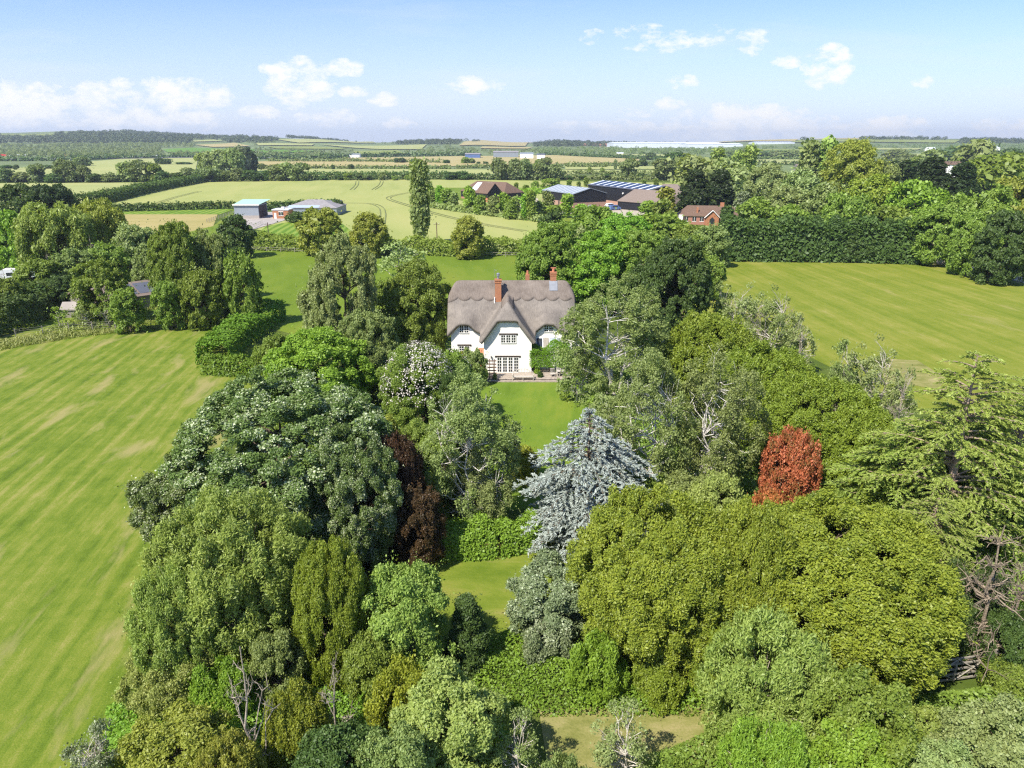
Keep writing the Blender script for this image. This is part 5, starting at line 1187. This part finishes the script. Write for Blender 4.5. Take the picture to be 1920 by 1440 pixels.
for a in [('hazel','loose','mid',700,1340,1180,110,'green hazel between the golden olive maple and the airy fresh green tree'),('hazel','loose','birch',520,1340,1180,95,'dull green hazel at the right foot of the big goat willow'),
 ('field_maple','dense','lime',1402,1262,955,180,'golden green maple filling the gap between the two huge domes'),('field_maple','dense','maple',1340,1310,1160,90,'olive maple at the foot of the gap between the two huge domes'),
 ('hazel_bush','shrub','fresh',1120,1315,1195,100,'fresh green bush at the left foot of the huge maple dome'),('hazel_bush','shrub','maple',1235,1325,1235,90,'olive bush in front of the huge maple dome'),
 ('elder','loose','birch',1290,1015,885,130,'dull elder beneath the tall silver birches'),('elder','round','mid',1180,1000,890,100,'green elder right behind the blue cedar'),('elder','loose','mid',725,730,645,80,'green elder at the left of the white roses'),
 ('elder','round','mid',1560,1085,930,120,'green elder right of the red photinia'),('elder','loose','maple',1640,1020,860,110,'olive elder under the lower larch'),('elder','loose','mid',840,950,780,110,'green elder at the left flank of the many-stemmed birch'),
 ('hazel_bush','shrub','spring',590,1440,1330,110,'yellow-green bush below the golden olive maple'),('hazel_bush','shrub','mid',700,1470,1360,110,'green bush on the bottom edge right of the forked dead tree'),('hazel_bush','shrub','apple',285,1330,1235,110,'bright leafy bush leaning out over the meadow at lower left','x'),('hazel_bush','shrub','olive',260,1470,1370,80,'olive bush at the meadow edge near the bottom'),
 ('thorn_bush','loose','mid',1540,1450,1290,140,'green thorn between the pale green willow and the thorn tree'),('thorn_bush','shrub','spring',1745,1440,1330,130,'yellow-green bush below the wooden gate'),('thorn_bush','shrub','fresh',1490,1330,1215,110,'fresh green bush at the foot of the broadest dome')]:
    T(a[0], a[1], a[2], a[3], a[4], a[5], a[6], a[7], 'bush' if a[1] == 'shrub' else 'tree')
# white roses on the rose trees
def flowers(px, base, top, w_, n, label, seed=1):
    b = G(px, base); h_ = Zat(px, top, b[1]); d = depth(np.array([b[0], b[1], h_*.6])); x = (px-960)/F*d; r = w_/F*d/2; g = np.random.default_rng(seed)
    e = rnd_unit(g, n); e[:, 2] = np.abs(e[:, 2]); cl = rnd_unit(g, 14); cl[:, 2] = np.abs(cl[:, 2]); k = g.integers(14, size=n); e = nrm(cl[k]+e*.75)
    P = e*np.array([r*.96, r*.96, h_*.52])*(.96+.1*g.random((n, 1)))+np.array([0, 0, h_*.47])
    o = bpy.data.objects.new('blossom', quadmesh('blossom', leafquads(P, nrm(e+rnd_unit(g, n)*.5), .115, 1.1, g), ['leaf_flower'], g.random(n))); link(o); return o, (x, b[1], 0)
for px, base, top, w_, n, root in ((785, 830, 642, 150, 2600, 'rounded tree covered'), (850, 790, 655, 80, 600, 'rose covered bush')):
    o, loc = flowers(px, base, top, w_, n, '', px)
    r_ = next(t for t in COL.objects if t.get('label', '').startswith(root)); bpy.context.view_layer.update()
    o.parent = r_; o.matrix_parent_inverse = r_.matrix_basis.inverted(); o.location = loc
T('yellow_shrub', 'shrub', 'yellow', 864, 720, 664, 26, 'yellow flowering shrub under the left cottage window', 'bush')
# clipped laurel hedge, bramble banks, undergrowth
hedge('laurel_hedge', 'long clipped bright green laurel hedge running away from the camera on the left', [(402,683),(440,646),(512,596)], 4.2, 2.7, 'laurel', wob=.1, leafk=1.0)
hedge('laurel_hedge', 'short clipped laurel hedge facing the camera at the corner', [(388,697),(440,702),(490,704)], 2.2, 2.1, 'laurel', wob=.1)
hedge('leafy_bank', 'bright green leafy bank behind the sunny clearing', [(832,1035),(930,1030),(1010,1015)], 2.6, 2.1, 'bramble', wob=.16)
thicket('bramble_thicket', 'bright green brambles and nettles above the bare soil', [(880,1210),(960,1190),(1100,1240),(1340,1240),(1420,1330),(1300,1345),(1000,1345),(880,1290)], 1.3, 'bramble')
thicket('undergrowth', 'rough green undergrowth below the trees at the bottom', [(200,1330),(700,1250),(900,1300),(1000,1440),(980,1900),(150,1900)], 1.6, 'fresh', 1.2, lump=3.)
thicket('undergrowth', 'rough green undergrowth at the bottom right', [(1180,1440),(1420,1340),(1900,1290),(2150,1350),(2300,1900),(1100,1900)], 1.6, 'mid', 1.2, lump=3.)
thicket('undergrowth', 'dark undergrowth beneath the trees left of the lawn', [(560,720),(870,716),(905,900),(860,1000),(560,1060),(470,900),(500,760)], 1.6, 'mid', 1.1, lump=3.)
thicket('undergrowth', 'scrubby undergrowth beneath the birches and maples right of the lawn', [(1090,730),(1330,650),(1560,790),(1760,830),(2050,930),(2100,1240),(1500,1180),(1180,1080),(1120,900)], 1.8, 'mid', 1.1, lump=3.)
thicket('long_grass', 'strip of pale uncut grass along the wire fence', [(0,640),(130,624),(420,606),(436,612),(300,618),(150,632),(20,654),(-60,670)], .55, 'straw', .8, 'stuff', 5., 1.6, 1.6)
thicket('long_grass', 'uncut green grass around the young alders', [(60,628),(160,590),(300,575),(470,580),(470,604),(260,612),(130,622)], .4, 'apple', .9, 'stuff', 5., 1.6, .8)
hedge('roadside_hedge', 'dark overgrown hedge in shade at the left edge', [(-60,640),(30,612),(120,570),(160,548)], 5, 4.0, 'dark', wob=.16)
hedge('roadside_hedge', 'tall dark hedge behind the shaded one at the left edge', [(-60,575),(60,556),(150,530)], 4, 2.2, 'mid', wob=.18)

# ------------------------------------------------------------------ left middle group
M_ = [('yew_tree','round','dark',42,432,348,70,'dark domed tree at the left edge above the pale barley'),('yew_tree','round','deep',92,430,343,72,'darkest domed tree right of its twin at the left'),('yew_tree','round','dark',128,415,368,30,'small dark tree at the right of the two dark domes'),
 ('willow_tree','weep','willow',105,520,385,130,'golden weeping willow at the left'),('willow_tree','weep','olive',180,505,378,100,'second golden weeping willow right of the first'),
 ('lime_tree','round','fresh',20,520,398,75,'bright green tree cut by the left edge'),('lime_tree','round','mid',62,500,412,60,'mid green tree between the left edge tree and the weeping willow'),
 ('ash_tree','loose','grey',250,520,418,80,'grey-green ash left of the hay field'),('ash_tree','loose','mid',205,545,455,80,'green ash below the weeping willows'),('ash_tree','loose','birch',140,560,462,90,'dull ash above the smallholding'),('ash_tree','loose','mid',70,570,480,80,'ash behind the white caravan'),
 ('alder','round','mid',330,600,418,100,'alder in front of the hay field, left one of the pair'),('alder','loose','birch',395,590,425,85,'alder in front of the hay field, right one of the pair'),
 ('alder','loose','mid',455,612,470,70,'rightmost alder beside the bright green paddock'),('alder','loose','mid',375,614,498,75,'alder in the front row above the wire fence'),('alder','loose','mid',315,616,520,60,'slim alder left in the front row above the wire fence'),
 ('alder','loose','mid',186,602,482,100,'spreading pale green alder left of the long low building'),('alder','loose','mid',238,622,540,58,'round alder in front of the long low building'),('alder','scrub','mid',198,613,568,32,'small bushy sapling at the left of the round alder'),
 ('sapling','scrub','mid',110,614,578,30,'thin sapling in front of the hen house, left one'),('sapling','scrub','birch',158,614,572,40,'reddish thin sapling in front of the hen house, right one'),
 ('oak_tree','round','dark',443,482,404,62,'round dark tree at the corner of the farmyard field'),('hazel_bush','shrub','fresh',430,482,452,40,'bright green bush at the foot of the round dark tree'),
 ('maple_tree','round','birch',300,560,455,90,'dull green tree behind the front alders'),('maple_tree','round','mid',420,560,470,60,'green tree between the alders and the paddock'),
 ('maple_tree','round','willow',362,540,440,70,'yellowish tree among the alders'),('hawthorn','round','mid',20,600,520,60,'hawthorn at the left edge above the dark hedge'),('hawthorn','round','dark',120,580,515,60,'hawthorn above the end of the dark hedge'),
 ('hawthorn','round','dark',60,590,535,70,'dark hawthorn in front of the white caravan')]
for n_, sh, mt, px, b_, t_, w_, lab in M_: T(n_, sh, mt, px, b_, t_, w_, lab, 'bush' if sh == 'shrub' else 'tree')
for px, b_, t_, w_, lab in ((35,520,452,40,'bare dead tree at the left above the caravan'),(88,530,446,45,'tallest bare dead tree left of the weeping willows'),(172,530,440,28,'thin bare dead tree among the ashes left'),(10,560,500,30,'bare stem at the left edge below the caravan')): T('dead_tree', 'dead', 'mid', px, b_, t_, w_, lab)
# trees standing on the hedge behind the paddock
T('field_tree', 'round', 'olive', 601, 478, 390, 80, 'round yellow-green tree in the hedge, left one of the three')
T('field_tree', 'round', 'olive', 690, 480, 400, 72, 'round yellow-green tree in the hedge, middle one of the three')
T('field_tree', 'round', 'olive', 878, 484, 407, 62, 'round yellow-green tree in the hedge nearest the cottage ridge, apart from the other two')
T('poplar_tree', 'column', 'birch', 787, 458, 310, 28, 'tall narrow poplar standing in the barley')
T('laurel_bush', 'shrub', 'dark', 553, 416, 399, 32, 'dark round bush in front of the brick farm building', 'bush')
T('laurel_bush', 'shrub', 'dark', 632, 398, 378, 16, 'dark bush at the right end of the farm sheds', 'bush')
hedge('field_hedge', 'thick green hedge between the barley and the back paddock', [(468,466),(600,470),(740,474),(860,478),(1010,474)], 6, 3.2, 'mid', wob=.12)
hedge('field_hedge', 'long trimmed hedge above the hay field, left of the grey shed', [(212,397),(320,394),(440,391)], 3, 2.4, 'dark', wob=.05)
hedge('field_hedge', 'trimmed hedge behind the farm sheds', [(493,394),(560,391),(625,389)], 3, 2.6, 'dark', wob=.05)
hedge('field_hedge', 'long curving hedge climbing from the dark domes to the middle distance', [(148,386),(200,379),(262,364),(325,351),(375,342)], 5, 4.2, 'dark', wob=.1)
# conifer hedge and the wood at the right
hedge('conifer_hedge', 'tall dark conifer screen along the top of the right meadow', [(1352,487),(1460,488),(1600,489),(1722,493)], 6, 8.8, 'dark', wob=.06, leafk=1.25, taper=.35)
row('conifer', 'pointed conifer top', 'in the tall screen above the right meadow', 'conifers of the tall screen', [(1362+i*33.5, 486+i*.5, 404+(i*37 % 13), 46, 'dark') for i in range(11)], 'cone')
Rw = [('cypress','cone','deep',1302,402,322,55,'left one of the pair of dark cypresses behind the brick house'),('cypress','cone','deep',1350,402,320,60,'right one of the pair of dark cypresses behind the brick house'),
 ('blue_spruce','cone','silver',1392,412,362,34,'small blue-grey spruce right of the brick house'),('conifer','cone','dark',1364,425,388,20,'small green conifer in front of the brick house'),
 ('poplar_tree','column','willow',1345,345,285,16,'slim poplar left one of three above the willows'),('poplar_tree','column','willow',1382,345,288,15,'slim poplar middle one of three above the willows'),('poplar_tree','column','willow',1405,350,283,17,'slim poplar right one of three above the willows'),
 ('grey_willow','loose','grey',1315,370,300,70,'grey willow above the dark cypresses'),('grey_willow','loose','grey',1362,372,305,60,'grey willow between the slim poplars'),('grey_willow','loose','grey',1440,400,308,80,'large grey willow right of the slim poplars'),('grey_willow','loose','grey',1500,410,318,75,'large grey willow at the centre of the right wood'),
 ('grey_willow','loose','grey',1475,430,350,80,'lower grey willow in front of the large ones'),('golden_tree','round','lime',1330,350,318,34,'golden-leaved tree rising behind the dark cypresses'),
 ('poplar_tree','column','birch',1517,370,272,24,'tall dark poplar left of the biggest poplar'),('poplar_tree','column','willow',1548,370,268,24,'tall thin poplar joined to the left of the biggest poplar'),
 ('great_poplar','loose','olive',1600,400,262,115,'biggest spreading poplar on the right skyline'),('great_poplar','loose','birch',1650,400,300,70,'lower poplar right of the biggest poplar'),
 ('horse_chestnut','round','lime',1630,440,330,95,'bright rounded chestnut below the biggest poplar'),('horse_chestnut','round','fresh',1715,455,342,95,'bright rounded chestnut right of the first chestnut'),('horse_chestnut','round','mid',1590,460,360,80,'mid green chestnut left of the bright ones'),
 ('scots_pine','cone','deep',1695,380,308,60,'dark pine left one of the three on the right skyline'),('scots_pine','cone','deep',1745,400,298,80,'dark pine middle one of the three on the right skyline'),('scots_pine','cone','deep',1802,400,308,75,'dark pine right one of the three on the right skyline'),
 ('lime_tree','round','mid',1765,495,385,105,'rounded green tree at the right end of the conifer screen'),('lime_tree','round','mid',1828,515,395,85,'rounded green tree beside the lane, second from the screen'),('lime_tree','round','dark',1885,530,400,100,'dark rounded tree beside the lane near the right edge'),
 ('lime_tree','loose','mid',1855,470,350,90,'loose green tree behind the lane at the right edge'),('lime_tree','round','olive',1900,440,330,80,'olive tree at the right edge below the skyline trees'),('lime_tree','loose','mid',1800,460,365,80,'green tree behind the rounded lane trees'),
 ('sycamore','round','mid',1420,445,375,70,'sycamore right of the blue-grey spruce'),('sycamore','round','mid',1480,455,388,70,'sycamore behind the conifer screen, left'),('sycamore','loose','birch',1545,440,345,80,'dull sycamore left of the chestnuts'),('sycamore','round','mid',1660,465,390,80,'sycamore behind the conifer screen, right'),
 ('ash_tree','loose','mid',1845,380,300,80,'green ash on the right skyline beside the dark pines'),('ash_tree','loose','mid',1890,370,295,80,'green ash on the right skyline at the edge'),('ash_tree','round','birch',1745,318,285,40,'ash above the white house on the right'),('ash_tree','round','birch',1830,330,272,60,'large tree on the right skyline behind the white house'),
 ('maple_tree','round','mid',1245,430,378,40,'green tree in front of the low tiled barn'),('maple_tree','cone','mid',1215,425,380,34,'pointed tree at the corner of the low tiled barn'),('maple_tree','column','olive',1250,420,358,24,'slim olive tree in front of the taupe roofs'),
 ('maple_tree','round','mid',1235,470,405,90,'round green tree below the barns'),('maple_tree','round','fresh',1170,480,398,90,'fresh green tree between the barns and the cottage'),('maple_tree','round','mid',1290,480,424,60,'green tree below the brick house'),('maple_tree','loose','birch',1335,500,420,70,'dull green tree at the left end of the conifer screen'),
 ('maple_tree','round','mid',1110,470,390,80,'green tree with a pale neighbour above the cottage'),('hawthorn','loose','grey',1095,500,425,50,'pale twiggy hawthorn above the cottage'),('yew_tree','round','dark',1035,455,400,45,'small dark yew at the edge of the barley field'),
 ('hawthorn','round','mid',1010,500,440,60,'green hawthorn at the end of the field hedge'),('hawthorn','round','mid',1060,520,450,80,'green hawthorn behind the cottage chimney'),('hawthorn','round','mid',1330,560,480,60,'green hawthorn at the top left corner of the right meadow'),('hawthorn','loose','mid',1290,560,450,70,'hawthorn behind the corner oak'),
 ('alder','loose','mid',1290,520,440,70,'alder between the corner oak and the conifer screen'),('alder','round','mid',1200,520,440,80,'alder behind the dark birch')]
for n_, sh, mt, px, b_, t_, w_, lab in Rw: T(n_, sh, mt, px, b_, t_, w_, lab)
# young trees round the barns
yt = [(803,385,350,12),(812,387,360,12),(826,388,350,14),(838,390,358,14),(850,392,362,12),(880,398,352,22),(900,402,368,20),(925,405,370,18),(945,404,366,12),(957,411,376,20),(966,405,372,14),(985,413,371,12),(996,414,362,14),(1028,410,358,16),(1063,408,368,14),(1040,418,388,24),(1010,412,380,14),(1090,415,385,20)]
row('young_tree', 'young tree', 'in the belt between the barley and the barns', 'young trees of the barn belt', [(a, b, c, d, ('mid', 'birch', 'fresh')[i % 3], 'column' if d < 17 else 'cone') for i, (a, b, c, d) in enumerate(yt)], 'column')
row('young_tree', 'sapling', 'standing in the barley behind the barns', 'saplings behind the barns', [(a, b, c, d, 'mid', 'column' if d < 9 else 'round') for a, b, c, d in [(968,356,344,5),(986,358,348,7),(1003,358,342,12),(1030,356,337,26),(1046,346,336,5),(1067,350,339,6),(1085,350,341,5),(1099,350,335,6),(1208,348,338,5),(1230,352,337,6),(1265,356,342,7)]], 'round')
hedge('barn_hedge', 'straggling hedge at the foot of the young trees by the barns', [(800,388),(900,402),(1000,414),(1040,420)], 3, 1.6, 'birch', wob=.25)
hedge('barn_hedge', 'low green planting behind the brown barn', [(965,366),(1010,362),(1050,364)], 8, 1.6, 'fresh', wob=.2)
# ------------------------------------------------------------------ hedgerows and trees of the middle distance
def fh(pts, h_, label, w_=3.5, mat='fieldd', wob=.12): hedge('field_hedge', label, pts, w_, h_*.75, mat, group='hedges between the far fields', wob=wob)
fh([(-60,341),(100,341),(300,341),(390,341)], 5, 'bushy hedge above the left barley field', mat='dark', wob=.3)
fh([(380,339),(480,338),(600,337),(800,336.5),(960,336.5)], 4, 'dark hedge above the big barley field', mat='dark', wob=.2)
fh([(960,336.5),(1100,336.5),(1280,339)], 2.6, 'low hedge behind the barns', wob=.25)
fh([(478,328),(640,328.5),(840,328)], 2.4, 'thin dark hedge, second above the big barley field, left half', mat='dark', wob=.05)
fh([(940,331),(1060,327),(1270,327.5)], 2.6, 'thin hedge above the barns, second line', wob=.1)
fh([(478,317),(560,317),(690,317.4)], 3, 'hedge under the ripe field, left part'); fh([(697,317.4),(845,317.6)], 3, 'hedge under the ripe field, middle part'); fh([(855,316),(1000,314),(1140,314)], 3, 'hedge under the ripe field, right part')
fh([(500,303.5),(700,304),(830,306)], 3.5, 'hedge above the ripe field'); fh([(480,299),(600,298),(720,294),(900,292)], 6, 'bushy hedge at the back of the far fields', mat='dark', wob=.3)
fh([(1010,291),(1100,294),(1240,301),(1300,304)], 5, 'hedge running down to the right behind the far field', mat='dark')
fh([(1060,312),(1200,310),(1285,312)], 3, 'hedge right of the far ripe field'); fh([(-60,323),(0,321)], 4, 'hedge at the far left edge'); fh([(-60,302),(100,302),(225,298),(370,296)], 5, 'dark roadside hedge on the left', mat='dark', wob=.3)
fh([(1360,309),(1550,310)], 4, 'hedge below the right-hand far fields', mat='dark', wob=.2); fh([(1360,299),(1545,299)], 3.5, 'hedge between the two right-hand far strips'); fh([(1380,288),(1540,289)], 5, 'hedge above the right-hand far strips', mat='dark')
fh([(1655,298),(1720,297)], 3, 'short hedge inside the far pale field on the right'); fh([(1650,305),(1690,303)], 3, 'short hedge below the far pale field on the right')
row('hedgerow_tree', 'hedgerow tree', 'in the hedge above the left barley field', 'trees of the hedge above the left barley', [(10,342,320,22,'dark'),(40,342,325,26,'fieldd'),(68,342,312,26,'fieldd'),(100,343,328,24,'dark'),(123,342,304,30,'fieldd'),(140,342,322,20,'fieldd'),(158,342,314,18,'fieldd'),(180,342,328,26,'dark'),(205,342,328,22,'fieldd'),(240,341,308,30,'grey'),(262,341,306,32,'fieldd'),(288,341,311,24,'mid'),(305,342,324,24,'dark'),(330,342,326,20,'dark'),
    (352,341,318,26,'fieldd'),(372,341,320,24,'fieldd'),(395,341,318,28,'fieldd'),(420,340,322,26,'fieldd'),(445,340,318,22,'fieldd'),(470,340,322,26,'dark')], 'round')
row('copse_tree', 'tree', 'in the copse above the left fields', 'trees of the copse', [(382,322,292,26,'mid'),(398,323,289,28,'grey'),(416,323,286,34,'grey'),(438,324,284,30,'birch'),(452,323,280,26,'silver'),(466,322,283,24,'deep')], 'round')
row('hedgerow_tree', 'hedgerow tree', 'along the hedge above the big barley field', 'trees above the big barley field', [(500,339,322,20,'dark'),(522,339,312,30,'fieldd'),(540,339,309,30,'grey'),(562,339,310,30,'fieldd'),(606,338,330,14,'dark'),(635,338,329,14,'dark'),(652,338,326,12,'mid'),(675,338,327,14,'dark'),(690,338,328,16,'fieldd'),(715,338,325,12,'birch'),(740,338,331,10,'mid'),(765,338,330,12,'mid'),
    (845,337,324,20,'dark'),(868,337,323,24,'dark'),(935,337,302,26,'fieldd'),(965,337,303,24,'fieldd'),(985,337,303,22,'fieldd'),(1012,337,310,30,'fieldd'),(1040,337,312,26,'fieldd'),(1065,337,330,14,'dark'),(1092,337,330,12,'dark')], 'round')
row('hedgerow_tree', 'hedgerow tree', 'on the hedge lines behind the barns', 'trees behind the barns', [(1137,337,327,12,'dark'),(1169,336,328,8,'mid'),(1180,336,303,30,'fieldd'),(1201,337,327,14,'dark'),(1220,337,330,12,'dark'),(1247,338,303,38,'fieldd'),(1265,338,322,18,'dark'),(1105,327,315,6,'mid'),(1129,327,316,8,'mid'),(1154,318,301,5,'fieldd'),(1205,312,302,10,'dark'),(1022,322,299,22,'fieldd'),(1012,320,301,16,'mid')], 'round')
row('field_tree', 'small field tree', 'dotted along the far hedge lines', 'small trees of the far hedges', [(12,317,311,12,'dark'),(30,319,310,8,'dark'),(88,317,311,16,'dark'),(155,312,298,18,'fieldd'),(262,310,301,9,'dark'),(274,310,306,14,'dark'),(300,309,299,12,'dark'),(310,309,300,14,'dark'),(345,309,305,18,'dark'),(490,318,308,12,'fieldd'),(624,318,310,6,'dark'),(658,318,309,8,'dark'),(743,306,298,6,'dark'),(754,306,298,9,'dark'),(778,306,299,11,'dark'),(837,307,301,8,'dark'),(873,307,297,11,'mid'),(884,307,299,9,'mid'),(897,308,304,5,'dark'),(911,308,304,7,'dark')], 'round')
row('hedgerow_tree', 'tree', 'among the far fields at the right', 'trees of the right-hand far fields', [(1270,312,291,28,'dark'),(1300,322,300,30,'dark'),(1330,318,298,28,'dark'),(1220,300,289,14,'dark'),(1180,297,291,10,'dark'),(1360,298,286,22,'fieldd'),(1395,296,284,20,'fieldd'),(1425,298,288,22,'dark'),(1455,296,286,22,'fieldd'),(1480,298,285,24,'fieldd'),(1680,300,284,30,'fieldd'),(1700,308,292,26,'fieldd'),(1720,318,296,24,'mid'),(1740,325,300,26,'fieldd'),(1760,306,288,24,'dark'),(1790,300,280,28,'dark'),(1815,306,284,26,'dark'),(1870,302,286,26,'dark'),(1895,306,284,26,'dark'),(1915,320,300,22,'dark'),(1860,325,302,26,'dark')], 'round')
# ------------------------------------------------------------------ far woods: tree-sized leaf clumps on the hills
def wood(name, label, polys, n, size, mat='farwood', seed=1):
    g = np.random.default_rng(seed); V = []; TN = []; tot = 0
    areas = []
    C = []
    for poly, dens in polys:
        pl = np.array(poly, float); mn, mx = pl.min(0), pl.max(0); k = 0; q = []
        m = int((mx-mn).prod()*dens); p = mn+g.random((m, 2))*(mx-mn); ins = np.zeros(m, bool); j = len(pl)-1
        for i in range(len(pl)):
            a, b = pl[i], pl[j]; ins ^= ((a[1] > p[:, 1]) != (b[1] > p[:, 1])) & (p[:, 0] < (b[0]-a[0])*(p[:, 1]-a[1])/(b[1]-a[1]+1e-12)+a[0]); j = i
        for c in p[ins]:
            if not any(f_[2] != 'green_far' and min(q_[0] for q_ in f_[1]) < c[0] < max(q_[0] for q_ in f_[1]) and min(q_[1] for q_ in f_[1])-.5 < c[1] < max(q_[1] for q_ in f_[1])+2.5 for f_ in far_fields): C.append(G(c[0], c[1]))
    C = np.array(C)
    for lo in range(0, len(C), 500):
        c = C[lo:lo+500]; m = len(c); kk = 70; r = size*(.6+.7*g.random(m)); idx = np.repeat(np.arange(m), kk); e = rnd_unit(g, m*kk); e[:, 2] = np.abs(e[:, 2])*1.0
        rr = r[idx][:, None]; P = c[idx]+e*rr*np.array([1, 1, 1.0])*(.75+.35*g.random((m*kk, 1)))+np.array([0, 0, 1])*rr*.35
        N = nrm(e+rnd_unit(g, m*kk)*.5+np.array([0, 0, .3])); V.append(leafquads(P, N, size*.34, 1.2, g)); TN.append(.5*g.random(m)[idx]+.45*g.random(m*kk))
    V = np.concatenate(V); c0 = C.mean(0); V = V-c0
    o = bpy.data.objects.new(name, quadmesh(name, V, ['leaf_'+mat], np.concatenate(TN))); link(o); o.location = tuple(c0); return tag(o, label, 'woodland', None, 'stuff')
wood('woodland', 'woods covering the long hill on the left skyline', [([(-150,259),(60,252.5),(120,253),(235,247.5),(300,250),(400,256),(520,262),(520,265),(300,262),(105,262),(-150,264)], .22), ([(-150,265),(100,262),(360,264),(520,266),(500,268),(300,269),(100,269),(-150,272)], .16)], 0, 8.5, seed=3)
wood('woodland', 'woods on the lower slope above the left road', [([(-150,274),(90,272),(200,270),(360,270),(380,276),(300,278),(310,288),(240,296),(-150,297)], .10)], 0, 5.0, 'fieldd', seed=4)
wood('woodland', 'belts of trees between the hills and the far fields', [([(300,287),(480,288),(640,290),(640,295),(470,297),(380,294),(250,297)], .07), ([(455,268),(520,267),(560,271),(640,276),(700,283),(660,288),(600,290),(480,292),(480,279)], .04), ([(560,264.5),(790,267),(1000,272),(1000,274),(800,273),(600,269.5)], .03), ([(790,276),(960,278),(1010,280),(1010,289),(840,290),(720,291),(660,291),(700,287),(760,282)], .045)], 0, 4.5, 'fieldd', seed=5)
wood('woodland', 'wooded knolls on the skyline in the centre', [([(540,256),(590,256),(590,261),(540,260)], .25), ([(590,260),(640,260),(690,264),(690,266),(600,264)], .2), ([(745,267),(790,266),(850,265),(955,268),(955,272),(745,272)], .3), ([(1000,270),(1050,266),(1090,268.5),(1150,270),(1200,271),(1290,272),(1290,274),(1150,275),(1000,276)], .3)], 0, 8.5, seed=6)
wood('woodland', 'woods on the right skyline beyond the warehouses', [([(1290,269),(1350,265),(1420,262.5),(1500,261),(1560,260.5),(1650,261),(1740,261),(1800,263.5),(2100,266),(2100,270),(1800,270),(1650,264),(1500,263),(1380,268)], .22)], 0, 9, seed=7)
wood('woodland', 'broad belt of trees in front of the warehouses', [([(1010,279),(1150,278),(1300,279),(1480,276),(1540,276),(1550,288),(1400,290),(1250,292),(1140,290),(1010,290)], .08), ([(1540,272),(1700,271),(1900,272),(2100,274),(2100,286),(1900,290),(1760,286),(1600,290),(1540,288)], .07), ([(1840,296),(2100,296),(2100,330),(1900,330),(1860,320)], .03)], 0, 4.8, 'fieldd', seed=8)
wood('woodland', 'canopy of smaller trees filling the wood at the right', [([(1420,395),(1430,355),(1560,345),(1700,350),(1960,345),(2300,350),(2500,470),(1990,480),(1800,450),(1740,440),(1600,436),(1420,440)], .006)], 0, 4.2, 'mid', seed=9)
# haze over the whole valley

mh = bpy.data.materials.new('haze'); mh.use_nodes = True; nt_ = mh.node_tree; nt_.nodes.remove(nt_.nodes['Principled BSDF'])
pv = nt_.nodes.new('ShaderNodeVolumePrincipled'); pv.inputs['Density'].default_value = 1.1e-4; pv.inputs['Color'].default_value = (.80, .88, 1, 1); pv.inputs['Anisotropy'].default_value = .2
nt_.links.new(pv.outputs[0], nt_.nodes['Material Output'].inputs['Volume']); MATS['haze'] = mh
hz = MB(); hz.box((-12500, -200, -62), (12500, 9500, 150), 'haze'); tag(hz.build('haze'), kind='stuff')
